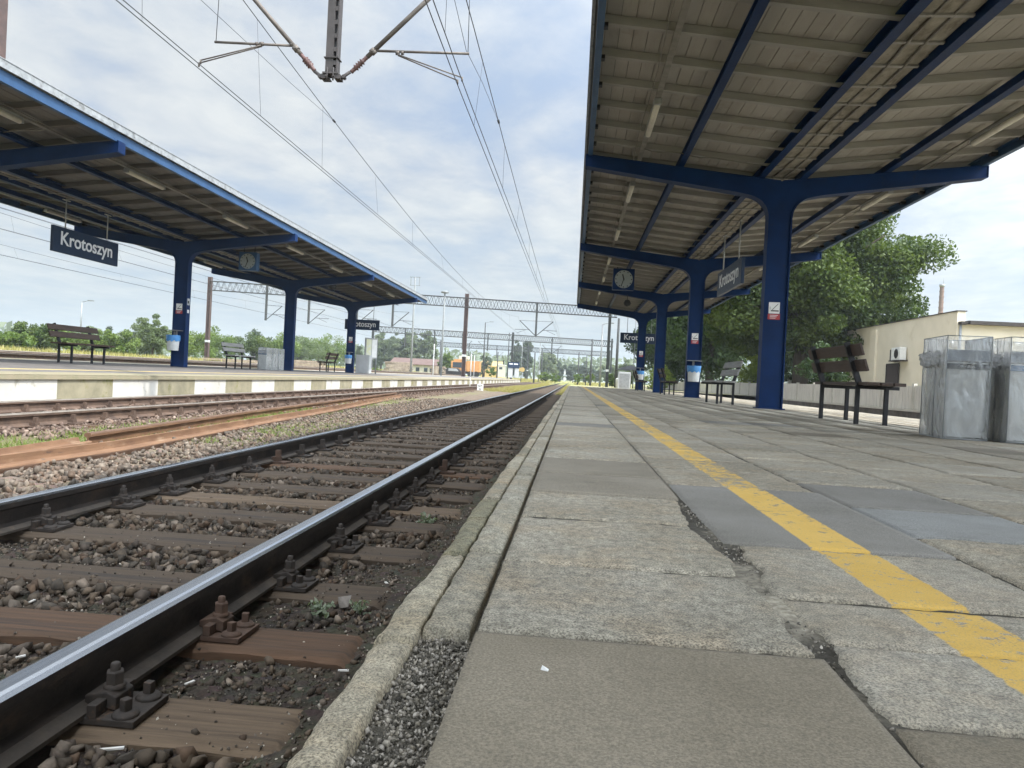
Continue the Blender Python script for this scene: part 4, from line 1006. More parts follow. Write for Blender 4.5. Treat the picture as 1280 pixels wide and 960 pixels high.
# litter bins on columns
def litter_bin(loc, label):
    r = thing('litter_bin', label, 'litter bin', loc, 0, 'white litter bins with blue bags on the columns')
    b = MB(); n = 14
    b.lathe([(.001,0),(.155,0),(.16,.01),(.185,.42),(.19,.43),(.18,.43),(.17,.40),(.15,.03)], (0,-.19,0), 20); b.build('bucket', M['bucket'], r)
    b = MB(); vs = []; 
    for (rr,z) in [(.188,.28),(.196,.32),(.2,.38),(.203,.44),(.197,.46),(.178,.455),(.16,.40)]:
        for j in range(28):
            a = 2*PI*j/28; w = 1+.035*math.sin(j*5.1+z*30)+R.uniform(-.015,.015); vs.append((rr*w*math.cos(a), -.19+rr*w*math.sin(a), z+R.uniform(-.008,.008)+(.02*math.sin(j*1.9) if z < .3 else 0)))
    b.add(vs,[(i*28+j,i*28+(j+1)%28,(i+1)*28+(j+1)%28,(i+1)*28+j) for i in range(6) for j in range(28)],0,True); b.build('bag', M['bluebag'], r)
    b = MB(); b.box(-.20,.20,-.36,.0,.60,.615); b.box(-.03,.03,-.02,.0,.40,.60); b.tube((0,-.15,.46),(0,-.15,.6),.012,n=6); b.build('lid', M['grey'], r)
    return r
lb = litter_bin((3.49,22.83+WY,.47), 'white litter bin with blue bag on the second column of the near canopy'); upd()
dup(lb, (3.5,40.73+WY,.55), 0, 'white litter bin with blue bag on the farthest column of the near canopy')
dup(lb, (-12.02,22.37+WY,.62), 0, 'white litter bin with blue bag on the first visible column opposite')
dup(lb, (-11.97,40.27+WY,.62), 0, 'white litter bin with blue bag on the last column opposite')

# ------------------------------------------------------------------ benches
def bench(loc, rz, label, wood='bench', L=1.9):
    r = thing('bench', label, 'bench', loc, rz, 'wooden slat benches on the platforms')
    for y in (-.62,.62):
        for x in (-.15,.165):
            b = MB(); b.box(x-.022,x+.022,y-.022,y+.022,0,.43); b.build('leg', M['black'], r, None, .003)
        b = MB(); b.box(-.172,.30,y-.02,y+.02,.40,.44); b.bar((-.13,y,.43),(-.30,y,.92),.04,.062,(1,0,0)); b.build('side_frame', M['black'], r, None, .003)
    for k, x in enumerate((-.09,.05,.19)):
        b = MB(); b.box(x-.062,x+.062,-L/2,L/2,.442,.478); b.build('seat_slat', M[wood], r, None, .005)
    rot = Matrix.Rotation(-.31, 3, 'Y')
    for z in (.66,.83):
        x = -.14-.16*(z-.43)/.49+.035; b = MB(); b.obox((x,0,z),(.032,L,.135),rot); b.build('back_slat', M[wood], r, None, .005)
    return r
bn = bench((3.36,9.58,0), 0, 'dark brown bench with its back to the track, closest to the camera', L=1.85); upd()
b2 = bench((3.12,16.6,0), PI, 'greyish slat bench facing the track, beyond the nearest column', 'bench_g', 1.75); upd()
dup(bn, (3.3,27.3,0), 0, 'dark bench just beyond the second column of the near canopy')
dup(bn, (3.15,36.5,0), 0, 'dark bench half hidden behind the third column of the near canopy')
dup(bn, (-11.82,17.65,.135), 0, 'dark brown bench under the hanging sign on the opposite platform')
dup(b2, (-11.82,26.35,.14), 0, 'grey-green bench between first and second column on the opposite platform')
dup(bn, (-11.8,36.2,.16), PI, 'small dark bench seen end-on beyond the second column opposite')

# ------------------------------------------------------------------ recycling bins
def crumple(b, x0, x1, y0, y1, z0, z1, n=10, amp=.02, mi=0):
    """open wrinkled sack following the inside of the box"""
    per = []
    for k in range(n*4):
        q, u = divmod(k, n); u /= n
        per.append([(x0+(x1-x0)*u,y0),(x1,y0+(y1-y0)*u),(x1-(x1-x0)*u,y1),(x0,y1-(y1-y0)*u)][q])
    m = 12; N = len(per); vs = []
    for i in range(m+1):
        z = z0+(z1-z0)*i/m; sh = .93 if i < 2 else 1
        for k,(x,y) in enumerate(per):
            cx, cy = (x0+x1)/2,(y0+y1)/2; d = mn.noise((k*.9,i*.33,x0*7))*amp + mn.noise((k*2.3,i*.9,y0*3))*amp*.6
            vs.append((cx+(x-cx)*sh*(1-.06+d*3), cy+(y-cy)*sh*(1-.05+d*3), z+mn.noise((k*.7,i,4))*amp*(1.6 if i == m else .4)))
    b.add(vs,[(i*N+k,i*N+(k+1)%N,(i+1)*N+(k+1)%N,(i+1)*N+k) for i in range(m) for k in range(N)],mi,True)
def recycling_bin(loc, rz, label, strip, word, yl=False):
    r = thing('recycling_bin', label, 'recycling bin', loc, rz, 'clear-walled recycling bins')
    w, d, h = .34, .56, .86
    P = [(-w/2,0),(w/2,0),(w/2,d),(-w/2,d)]
    for i in range(4):
        (xa,ya),(xb,yb) = P[i],P[(i+1)%4]; n = 8; b = MB(); vs = []
        nx_, ny_ = (yb-ya), -(xb-xa); ll = math.hypot(nx_,ny_); nx_/=ll; ny_/=ll
        for a in range(n+1):
            for c in range(n+1):
                u = a/n; e = math.sin(PI*u); off_ = .012*mn.noise((u*3,c*.5,i+loc[0]))*e
                vs.append((xa+(xb-xa)*u+nx_*off_, ya+(yb-ya)*u+ny_*off_, h*c/n))
        b.add(vs,[(a*(n+1)+c,(a+1)*(n+1)+c,(a+1)*(n+1)+c+1,a*(n+1)+c+1) for a in range(n) for c in range(n)],0,True); b.build('panel', M['film_f' if i == 0 else 'film'], r)
    b = MB()
    for x,y in P: b.tube((x,y,0),(x,y,h),.0035,n=5)
    for i in range(4):
        (xa,ya),(xb,yb) = P[i],P[(i+1)%4]; b.tube((xa,ya,h),(xb,yb,h),.0035,n=5); b.tube((xa,ya,.004),(xb,yb,.004),.004,n=5)
    b.tube((-w/2,d*.45,0),(-w/2,d*.45,h),.0025,n=5); b.build('edge_strips', M['edge'], r)
    b = MB(); b.box(-w/2+.006,w/2-.006,.012,.02,.655,.745); b.build('header_band', M['band'], r)
    b = MB(); b.box(-w/2+.006,w/2-.006,.006,.012,.585,.632); st_ = b.build('label_strip', strip, r)
    if word: lettering(word, .055, .022, st_, M['letter'], (.02,.004,.6085), bold=.01)
    b = MB(); tri = [(-.052+.013*math.cos(a), .6085+.013*math.sin(a)) for a in (PI/2,PI/2+2.094,PI/2+4.189)]
    for i in range(3):
        p, q = tri[i], tri[(i+1)%3]; p2_, q2_ = (p[0]+(q[0]-p[0])*.12,p[1]+(q[1]-p[1])*.12),(p[0]+(q[0]-p[0])*.8,p[1]+(q[1]-p[1])*.8); b.bar((p2_[0],.004,p2_[1]),(q2_[0],.004,q2_[1]),.004,.002,(0,1,0))
    b.build('recycling_mark', M['letter'], st_)
    b = MB(); crumple(b, -w/2+.012, w/2-.006, .022, d-.02, .02, .64, 10, .014); b.build('bag', M['liner'], r)
    b = MB(); crumple(b, -w/2-.03, w/2-.02, .16, d+.02, .60, .74, 12, .06); b.build('bag_collar', M['bag'], r)
    if yl:
        b = MB(); b.box(-w/2+.03,w/2-.05,.2,d-.06,.615,.645); b.build('liner', M['yliner'], r, None, .01)
    b = MB()
    for k in range(9):
        tv, tf = ROCKS[k % 10]; s = R.uniform(.04,.085); o_ = (R.uniform(-.1,.1), R.uniform(.08,d-.08), R.uniform(.05,.16))
        b.add([(v[0]*s+o_[0], v[1]*s+o_[1], v[2]*s+o_[2]) for v in tv], [tuple(f) for f in tf.tolist()])
    b.build('waste', M['paper'], r)
    b = MB(); b.box(-w/2+.03,w/2-.03,.03,d-.03,.002,.012); b.build('base', M['panelg'], r)
    return r
ba = recycling_bin((3.25,6.62,.001), -.10, 'clear plastic recycling bin with dark label strip, closest to the bench', M['strip'], 'Bio', True)
bb = recycling_bin((3.69,6.50,.001), -.10, 'clear plastic recycling bin with blue label strip at the right edge', M['stripb'], None)
upd()
dup(bb, (4.13,6.44,-.02), -.10, 'clear plastic recycling bin outermost past the right edge')
for q, y in enumerate((28.6,29.22,29.84)):
    dup(bb, (-11.9,y,.135), 0, 'whitish clear recycling bin, %s from the camera, before the second opposite column' % ORD[q])

# cabinet and timetable board on the opposite platform
r = thing('equipment_cabinet', 'pale grey metal cabinet beside the last opposite column', 'cabinet', (-11.45,41.3,.14))
b = MB(); b.box(-.38,.38,-.25,.25,0,1.0); b.build('body', M['panelg'], r, None, .01)
b = MB(); b.box(-.34,.34,-.262,-.251,.06,.92); b.build('door', M['panelg'], r, None, .004)
r = thing('timetable_board', 'framed yellow and white timetable board on two posts opposite', 'notice board', (-11.32,42.2,.12), 1.0)
b = MB(); b.box(-.45,.45,-.04,.04,.85,2.0); b.build('frame', M['grey'], r, None, .01)
b = MB(); b.box(-.39,-.02,-.048,-.041,.92,1.93); b.build('poster', M['poster'], r); b = MB(); b.box(.02,.39,-.048,-.041,.92,1.93); b.build('poster', M['white'], r)
for x in (-.4,.4):
    b = MB(); b.tube((x,0,0),(x,0,.85),.035,n=8); b.build('post', M['silver'], r)

# ------------------------------------------------------------------ overhead line
G1Y, G2Y, G3Y, G4Y = 12.3, 87, 150, 218
def lattice(b, x0, x1, y, z0a, z0b, h, d=.5, step=.75, r=.035, n=4):
    """lattice beam along x; z of lower chord goes z0a -> z0b"""
    f = lambda x: z0a+(z0b-z0a)*(x-x0)/(x1-x0)
    for yy in (y-d/2,y+d/2):
        for hh in (0,h): b.tube((x0,yy,f(x0)+hh),(x1,yy,f(x1)+hh),r,n=n,sm=False)
        x = x0; k = 0 if yy < y else 1
        while x < x1-.01:
            xn = min(x+step/2,x1); a = (x,yy,f(x)+(0 if k%2==0 else h)); c = (xn,yy,f(xn)+(h if k%2==0 else 0)); b.tube(a,c,r*.6,n=3,cap=False,sm=False); x = xn; k += 1
def mast(b, x, y, z0, z1, w=.3, mi=0, mb=1):
    b.box(x-w/2,x-w/2+.04,y-w/2,y+w/2,z0,z1,mi); b.box(x+w/2-.04,x+w/2,y-w/2,y+w/2,z0,z1,mi); b.box(x-w/2+.04,x+w/2-.04,y-.02,y+.02,z0,z1,mi)
def insul(b, p0, p1, mi=0):
    p0, p1 = Vector(p0), Vector(p1); pts = []; rs = []
    for k in range(17):
        pts.append(p0.lerp(p1,k/16)); rs.append(.03 if k%2==0 else (.062 if 3 < k < 13 else .036))
    b.path(pts, rs, 10, mi)
# nearest support: drop post with two cantilevers
g = thing('catenary_gantry', 'nearest overhead line gantry with lattice drop post and two brackets hanging overhead', 'overhead gantry', (0,G1Y,0), 0, 'overhead line gantries across the tracks')
b = MB(); lattice(b, -18, 9.6, 0, 8.0, 7.6, 1.0, .6); b.build('beam', M['mastg'], g)
for x in (-18, 9.6):
    b = MB(); mast(b, x, 0, -.7, 9.0, .35); b.build('mast', M['mast'], g)
b = MB()
px_ = lambda z: -4.15-(z-5.06)*.075*0
b.box(-4.265,-4.14,-.08,.08,5.13,8.2); b.box(-4.09,-4.07,-.08,.08,5.13,8.2)
for z in np.arange(5.25,8.1,.22): b.box(-4.139,-4.091,-.075,-.062,z,z+.07); b.box(-4.139,-4.091,.062,.075,z,z+.07)
b.box(-4.3,-4.04,-.11,.11,5.10,5.128); b.box(-4.29,-4.05,-.1,.1,5.36,5.375)
for s in (-1,1):
    b.box(-4.17+s*.11-.05,-4.17+s*.11+.05,-.09,.09,5.03,5.1); b.tube((-4.17+s*.06,-.13,5.06),(-4.17+s*.06,.13,5.06),.018,n=6)
    b.tube((-4.17+s*.1,0,5.03),(-4.17+s*.30,0,5.17),.028,n=8); b.tube((-4.17+s*.2,-.05,5.08),(-4.17+s*.2,.05,5.08),.03,n=8)
    b.tube((-4.17+s*.05,-.1,4.99),(-4.17+s*.05,-.1,5.2),.014,n=6)
b.build('drop_post', M['mast_d'], g)
for s, foot, top, arm0, arm1, mid, tip in ((1,(-3.90,0,5.12),(-2.05,0,6.95),(-3.47,0,5.52),(-1.93,0,5.50),(-3.1,0,5.49),(-2.06,0,5.04)), (-1,(-4.42,0,5.13),(-6.35,0,7.2),(-4.88,0,5.58),(-6.18,0,5.62),(-5.38,0,5.60),(-6.42,0,5.24))):
    foot, top, arm0, arm1, mid, tip = (Vector(q) for q in (foot, top, arm0, arm1, mid, tip))
    d = (top-foot).normalized()
    b = MB(); b.tube(foot+d*.42, top, .038, n=10); b.tube(foot+d*.55-d*.04, foot+d*.55+d*.04, .055, n=10); b.tube(foot+d*.55+Vector((0,-.07,0)), foot+d*.55+Vector((0,.07,0)), .02, n=8); st_ = b.build('bracket_tube', M['armm'], g)
    b = MB(); insul(b, foot+d*.06, foot+d*.42); b.build('insulator', M['porc'], st_)
    b = MB(); b.tube(arm0, arm1, .022, n=8); b.tube(mid+Vector((-.03,0,0)),mid+Vector((.03,0,0)),.035,n=8); b.tube(mid+Vector((.06*s,0,0)),mid+Vector((.1*s,0,0)),.033,n=8)
    b.path([arm0+Vector((0,-.05,.0)),arm0+Vector((-.05*s,0,.03)),arm0+Vector((0,.05,0))],.012,6); ra = b.build('registration_arm', M['armm'], g)
    b = MB()
    for dy in (-.05,.05):
        t2 = tip+Vector((-dy*.9,dy*1.2,.0)); b.tube(mid+Vector((0,dy*.4,-.03)), t2+Vector((0,0,.05)), .011, n=6); b.tube(t2+Vector((0,0,.06)), t2+Vector((0,0,-.01)), .015, n=6)
    b.build('steady_arm', M['armm'], ra)
    b = MB(); b.tube(arm1+Vector((-.02*s,0,0)), arm1+Vector((-.06*s,0,1.9)), .006, n=5); b.build('support_wire', M['wire'], g)
# mast seen over the opposite canopy
r = thing('catenary_mast', 'reddish brown steel mast rising behind the opposite canopy at the left edge', 'mast', (-16.75,20.6,.1))
b = MB(); mast(b, 0, 0, -.2, 12, .32); b.build('post', M['mast'], r)
def cant(b, px, zb, s, L=1.9):
    b.tube((px,0,zb+.05),(px+s*L,0,zb+1.75),.045,n=4,sm=False); b.tube((px+s*.7,0,zb+.75),(px+s*(L+.5),0,zb+.72),.028,n=4,sm=False); b.tube((px+s*1.2,0,zb+.7),(px+s*(L+.3),0,zb+.3),.02,n=4,sm=False)
    b.tube((px,0,zb+1.75),(px+s*L,0,zb+1.75),.02,n=4,sm=False)
def gantry(Y, x0, x1, zl0, zl1, h, masts, drops, label, r, lo, mm):
    g = thing('catenary_gantry', label, 'overhead gantry', (0,Y,0), 0, 'overhead line gantries across the tracks')
    b = MB(); lattice(b, x0, x1, 0, zl0, zl1, h, .5, .75, r); b.build('beam', M['mastg'], g)
    for x in masts:
        z1 = zl0+(zl1-zl0)*(x-x0)/(x1-x0)+h+.5; zb = float(zland(np.array(x),np.array(Y))) if not -16 < x < -8 else .1
        wd_ = .42 if x < 0 else .32; b = MB(); mast(b, x, 0, zb-.6, z1, wd_); b.box(x-wd_/2-.01,x+wd_/2+.01,-wd_/2-.005,wd_/2+.005,zb+2.3,zb+2.55,1); b.build('mast', [mm if x < 0 else M['mastg'], M['panelg']], g)
    for x, zb, s in drops:
        z1 = zl0+(zl1-zl0)*(x-x0)/(x1-x0)
        b = MB(); b.box(x-.11,x+.11,-.1,.1,zb,z1+h); d = b.build('drop_post', M['mastg'], g)
        b = MB()
        for q in ((-1,1) if s == 0 else (s,)): cant(b, x, zb, q)
        b.build('bracket', M['mastg'], g)
gantry(G2Y, -42.9, 4.6, 8.75, 7.65, 1.05, (-42.9,-12.5,3.8), [(-36.0,5.5,1),(-30.9,5.3,1),(-21.0,5.45,1),(-25.2,5.5,1),(-4.45,5.08,0)], 'second overhead gantry, its lattice beam spanning between the two canopies', .045, 0, M['mast'])
gantry(G3Y, -40, 7.4, 8.0, 7.2, 1.1, (-40,-12.1,7.2), [(-33.5,5.3,1),(-27.6,5.3,1),(-22,5.3,1),(-17,5.3,-1),(-4.4,5.2,0)], 'third overhead gantry, seen small below the second one', .07, 0, M['mastg'])
gantry(G4Y, -42, 10, 8.2, 7.6, 1.2, (-42,-13,10), [(-30,5.6,1),(-22,5.6,1),(-4.6,5.4,0)], 'farthest overhead gantry, faint above the distant trees', .08, 0, M['mastg'])

def overhead(name, pts_c, zs, mx, mz, label, droppers, grp, sep=.10):
    """pts_c: contact wire (x,y,z) control points; messenger z = f(y)"""
    r = thing(name, label, 'overhead wire', (0,0,0), 0, grp)
    C = np.array(pts_c); fx = lambda y: float(np.interp(y, C[:,1], C[:,0])); fz = lambda y: float(np.interp(y, C[:,1], C[:,2]))
    ys_ = np.unique(np.concatenate([np.linspace(-6,15,22), np.linspace(15,90,50), np.linspace(90,225,40)]))
    for s in (-1,1):
        b = MB(); b.path([(fx(y)+s*sep/2,y,fz(y)) for y in ys_], .0075, 5); b.build('contact_wire', M['wire'], r)
    b = MB(); b.path([(mx(y),y,mz(y)) for y in ys_], .0085, 5); b.build('messenger_wire', M['wire'], r)
    for k, y in enumerate(droppers):
        b = MB(); b.path([(mx(y),y,mz(y)),(fx(y)+sep/2*(1 if k%2 else -1),y+.12,fz(y))], .0032, 4); b.build('dropper', M['wire'], r)
    return r, fx, fz
def mess(y0, y1, za, lo):
    ym = (y0+y1)/2; hl = (y1-y0)/2
    return lambda y: lo + (za-lo)*((y-ym)/hl)**2
def mz1(y): return mess(12.3,87,6.25,5.72)(y) if 12.3 <= y <= 87 else (mess(-62,12.3,6.25,5.72)(y) if y < 12.3 else mess(87,150,6.25,5.75)(y) if y < 150 else mess(150,218,6.3,5.8)(min(y,218)))
def mz2(y): return mess(12.3,87,7.25,5.75)(y) if 12.3 <= y <= 87 else (mess(-62,12.3,7.25,5.75)(y) if y < 12.3 else mess(87,150,6.9,5.75)(y) if y < 150 else mess(150,218,6.8,5.8)(min(y,218)))
w1, fx1, fz1 = overhead('overhead_wire', [(-1.75,-62,5.05),(-2.06,12.3,5.03),(-1.82,87,5.08),(-2.0,150,5.1),(-1.8,225,5.2)], None, lambda y: -1.98, mz1, 'overhead wires above the near track, running just left of the near canopy', [9.2,10.4,14.3,19,24.5,30,37,44,51,58,66,74], 'overhead wires above the tracks')
w2, fx2, fz2 = overhead('overhead_wire', [(-6.7,-62,5.25),(-6.44,12.3,5.22),(-6.4,87,5.3),(-6.6,150,5.3),(-6.4,225,5.3)], None, lambda y: -6.5, mz2, 'overhead wires above the second track, slanting across the left half of the sky', [10.6,14.6,18.6,23.7,29.4,36,43,50,58,66,75], 'overhead wires above the tracks')
for r_, x, mzf, a, lo in ((w1,-1.98,mz1,17.4,5.55),(w2,-6.5,mz2,19.5,6.35)):
    b = MB(); b.path([(x,a-1.0*0,mzf(a)),(x,a-3,mzf(a)-(mzf(a)-lo)*.45-.02),(x,12.3,lo),(x,24.6-a+3,mzf(a)-(mzf(a)-lo)*.45-.02),(x,24.6-a,mzf(a))], .0045, 5); b.build('stitch_wire', M['wire'], r_)
    b = MB(); b.tube((x,a-.08,mzf(a)),(x,a+.08,mzf(a)),.028,n=6); b.build('clamp', M['wire'], r_)
for q, (x, zc, zm) in enumerate(((-21,5.5,6.9),(-25,5.6,7.0),(-31,5.5,6.9))):
    overhead('overhead_wire', [(x,-62,zc),(x+.2,12,zc),(x,87,zc),(x,225,zc)], None, lambda y, x=x: x, lambda y, zm=zm, zc=zc: zc+.5+(zm-zc-.5)*(((y-12.3) % 74.7-37.35)/37.35)**2, 'thin overhead wires beyond the opposite canopy, %s track out' % ORD[q], [16,24,32,40,50,60,70], 'overhead wires above the tracks')

# ------------------------------------------------------------------ foliage
def leafmesh(name, P, size, mat, tone, up=.35):
    n = len(P); nrm_ = NR.normal(size=(n,3)); nrm_[:,2] += up; nrm_ /= np.linalg.norm(nrm_,axis=1)[:,None]
    a = np.cross(nrm_, NR.normal(size=(n,3))); a /= np.linalg.norm(a,axis=1)[:,None]; bb_ = np.cross(nrm_, a)
    s = (size*NR.uniform(.6,1.3,n))[:,None]
    v = np.stack([P-a*s, P-bb_*s*.55-nrm_*s*.15, P+a*s, P+bb_*s*.55-nrm_*s*.15],1)
    c = np.clip(np.repeat(tone,4),0,1)[:,None]*np.ones((1,3))
    return fastmesh(name, v.reshape(-1,3), np.arange(n*4).reshape(-1,4), mat, False, c)
def crown_pts(rx, ry, rz, clumps, per, cr_, power=.45, seed=0, zflat=0.0, shape=None):
    P = []; T = []
    rg = np.random.default_rng(seed)
    for k in range(clumps):
        d = rg.normal(size=3); d /= np.linalg.norm(d); rad = rg.random()**power
        c = d*rad*np.array([rx,ry,rz])*.92*rg.uniform(.85,1.1)
        if shape: c = shape(c)
        r = cr_*rg.uniform(.6,1.3); m = int(per*rg.uniform(.7,1.3)*(r/cr_)**2)
        q = rg.normal(size=(m,3)); q /= np.linalg.norm(q,axis=1)[:,None]; q *= (rg.random(m)**.4)[:,None]*r; q[:,2] *= .75
        P.append(c+q); T.append(np.full(m, rg.uniform(.15,.85))+rg.normal(size=m)*.18)
    return np.concatenate(P), np.concatenate(T)
def tree(name, loc, label, cat, mat, rx, ry, rz, cz, clumps, per, cr_, leaf, trunk=.3, seed=0, group=None, limbs=6, power=.45, shape=None):
    r = thing(name, label, cat, loc, 0, group)
    P, T = crown_pts(rx,ry,rz,clumps,per,cr_,power,seed,shape=shape); P[:,2] += cz; k = P[:,2] > .05
    link('crown', leafmesh('crown', P[k], leaf, mat, T[k]), r)
    b = MB(); rg = random.Random(seed); top = cz+rz*.3
    b.path([(0,0,-.3),(rg.uniform(-.1,.1),rg.uniform(-.1,.1),top*.35),(rg.uniform(-.2,.2),rg.uniform(-.2,.2),top*.7),(rg.uniform(-.3,.3),0,top)], [trunk*1.25,trunk,trunk*.7,trunk*.25], 9)
    for k in range(limbs):
        a = rg.uniform(0,2*PI); z = top*rg.uniform(.35,.8); e = (math.cos(a)*rx*.65, math.sin(a)*ry*.65, z+rz*rg.uniform(.2,.7))
        b.path([(0,0,z),(e[0]*.4,e[1]*.4,z+(e[2]-z)*.55),e], [trunk*.45,trunk*.28,trunk*.08], 6)
    b.build('trunk', M['bark'], r)
    return r
# big tree behind the fence
tree('broadleaf_tree', (13.8,48,-.05), 'large sunlit broadleaf tree behind the fence, left of the cream building', 'tree', M['lf_main'], 7.3,6.2,5.6, 7.0, 260, 520, 1.15, .125, .42, 3, 'trees behind the fence', 9, .4)
tg = 'trees behind the fence'
for q,(x,y,s,h) in enumerate(((14.8,57,1.0,6.6),(12.9,74,1.05,6.8),(13.4,88,1.1,7.0),(13.2,104,1.0,6.4))):
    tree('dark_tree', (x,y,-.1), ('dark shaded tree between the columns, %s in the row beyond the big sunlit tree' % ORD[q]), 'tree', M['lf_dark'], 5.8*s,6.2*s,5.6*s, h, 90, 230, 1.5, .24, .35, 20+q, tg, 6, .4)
bg_ = 'bushes by the platform end'
tree('lime_bush', (8.6,76,-.4), 'bright yellow-green bush between the far columns of the near canopy', 'bush', M['lf_lime'], 1.6,1.6,1.5,1.5, 30, 120, .55, .12, .08, 31, bg_, 3)
tree('lime_bush', (12.3,54,-.1), 'bright green bush in front of the dark trees, by the second near column', 'bush', M['lf_lime'], 1.2,1.4,1.6,1.3, 26, 120, .5, .10, .08, 32, bg_, 3)
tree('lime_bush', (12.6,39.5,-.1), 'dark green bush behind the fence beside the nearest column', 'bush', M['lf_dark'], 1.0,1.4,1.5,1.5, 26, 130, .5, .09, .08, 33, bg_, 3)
# bushes and trees beyond the opposite platform
hedge = 'bushes beyond the opposite platform'
desc = ['low green','rounded green','wide green','tall green','mixed green','broad green']
kinds = []
bx = [(-2,404,437,-48),(38,403,438,-47),(70,405,440,-50),(105,408,442,-52),(140,412,442,-46),(168,408,444,-50),(232,409,448,-52),(262,411,450,-55),(318,417,452,-50),(345,414,453,-48),(372,419,456,-54),(398,412,458,-52),(420,422,461,-58),(-40,403,434,-46)]
for q,(px,pt,pb,xx) in enumerate(bx):
    k = Vector((px-640, pb-480, F_)); Yy = xx*(k.dot(Yc)/k.dot(Xc)); base = onY(px,pb,Yy); topp = onY(px,pt,Yy); hh = max(1.5, topp.z-base.z)
    tree('bush', (base.x,base.y,base.z-.15), ('%s bush across the yard, %s from the left beyond the opposite platform' % (desc[q%6], ORD[q]) if q < 13 else 'green bush across the yard just past the left edge of the picture'), 'bush', M[['lf_bush','lf_main','lf_bush','lf_pale','lf_bush','lf_far','lf_bush'][q%7]], hh*R.uniform(.8,1.4)+.5,hh*.8,hh*R.uniform(.45,.62), hh*.5, 60, 130, hh*.15+.12, .09+hh*.012, .1, 40+q, hedge, 4, .75)
def ptree(name, px, pt, pb, Yy, label, mat, wpx, seed, group, clumps=60, per=150, leafk=.045, shape=None, cat='tree', power=.45, crk=.16):
    base = onY(px,pb,Yy); top = onY(px,pt,Yy); hh = top.z-base.z; rx = wpx/960*Yy/2
    return tree(name, (base.x,base.y,base.z-.2), label, cat, mat, rx, rx, hh*.5, hh*.53, clumps, per, max(rx,hh*.4)*crk*1.6, hh*leafk, hh*.022, seed, group, 5, power, shape)
ft = 'distant trees'
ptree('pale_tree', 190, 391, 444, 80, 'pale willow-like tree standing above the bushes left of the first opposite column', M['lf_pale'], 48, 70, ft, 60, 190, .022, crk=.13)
ptree('spruce', 135, 402, 440, 95, 'small dark spruce tip showing above the bushes over the first bench', M['lf_pop'], 12, 71, ft, 30, 80, .03, lambda c: np.array([c[0]*(1-c[2]/4),c[1]*(1-c[2]/4),c[2]]))
ptree('spruce', 319, 409, 452, 120, 'small dark spruce showing above the bushes between two opposite columns', M['lf_pop'], 12, 72, ft, 30, 80, .03, lambda c: np.array([c[0]*(1-c[2]/5),c[1]*(1-c[2]/5),c[2]]))
ptree('spruce', 447, 428, 462, 130, 'small spruce beside the last opposite column', M['lf_pop'], 9, 73, ft, 26, 80, .03, lambda c: np.array([c[0]*(1-c[2]/5),c[1]*(1-c[2]/5),c[2]]))
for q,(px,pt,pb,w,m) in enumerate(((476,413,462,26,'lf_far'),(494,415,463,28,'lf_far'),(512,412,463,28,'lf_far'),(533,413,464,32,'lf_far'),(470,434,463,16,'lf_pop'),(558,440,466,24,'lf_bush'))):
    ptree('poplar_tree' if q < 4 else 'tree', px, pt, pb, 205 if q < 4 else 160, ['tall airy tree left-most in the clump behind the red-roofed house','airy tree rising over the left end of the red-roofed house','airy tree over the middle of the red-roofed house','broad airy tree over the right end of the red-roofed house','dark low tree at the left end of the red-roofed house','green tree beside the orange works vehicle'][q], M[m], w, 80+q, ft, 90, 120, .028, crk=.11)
ptree('columnar_poplar', 644, 424, 473, 230, 'dark columnar poplar, left one of the pair in the distance', M['lf_pop'], 15, 90, 'pair of columnar poplars', 150, 110, .02, crk=.07)
ptree('columnar_poplar', 657, 423, 473, 235, 'dark columnar poplar, right one of the pair in the distance', M['lf_pop'], 15, 91, 'pair of columnar poplars', 150, 110, .02, crk=.07)
ptree('tree', 684, 436, 474, 250, 'round-topped pale tree right of the poplar pair', M['lf_far'], 26, 92, ft, 50, 120, .035)
ptree('tree', 605, 441, 470, 175, 'sparse dark tree between the works vehicle and the yellow house', M['lf_pop'], 22, 93, ft, 26, 90, .035)
for q,(px,pt,w) in enumerate(((700,452,24),(716,454,22),(731,451,22),(744,456,20),(762,452,26),(784,450,24),(776,462,18))):
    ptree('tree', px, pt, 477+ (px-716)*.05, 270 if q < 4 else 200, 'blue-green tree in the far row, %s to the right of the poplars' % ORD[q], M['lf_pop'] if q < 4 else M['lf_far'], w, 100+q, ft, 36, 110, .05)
for q,(px,pt,pb,w,yy) in enumerate(((680,465,476,16,150),(694,466,477,16,150),(722,466,478,14,140),(738,467,479,14,130),(765,463,481,16,110),(784,461,481,16,110),(614,458,470,14,130),(497,462,467,20,110),(470,458,467,14,90))):
    ptree('bush', px, pt, pb, yy, 'low green shrub by the distant tracks, %s of those shrubs' % ORD[q], M['lf_bush'], w, 120+q, 'shrubs by the distant tracks', 26, 90, .07, None, 'bush')
# dark treeline at the horizon
n = 9000; a = NR.uniform(-1.05,1.0,n); rr = NR.uniform(420,520,n); x = rr*np.sin(a); y = rr*np.cos(a); hmax = 9+9*vn(a*9+3,a*0,1,4,2); z = NR.random(n)**.8*hmax
me = leafmesh('treeline', np.stack([x,y,z],-1), 2.2, M['lf_far'], NR.random(n)); tag(link('treeline', me), 'hazy treeline along the horizon behind everything', 'treeline', None, 'stuff')
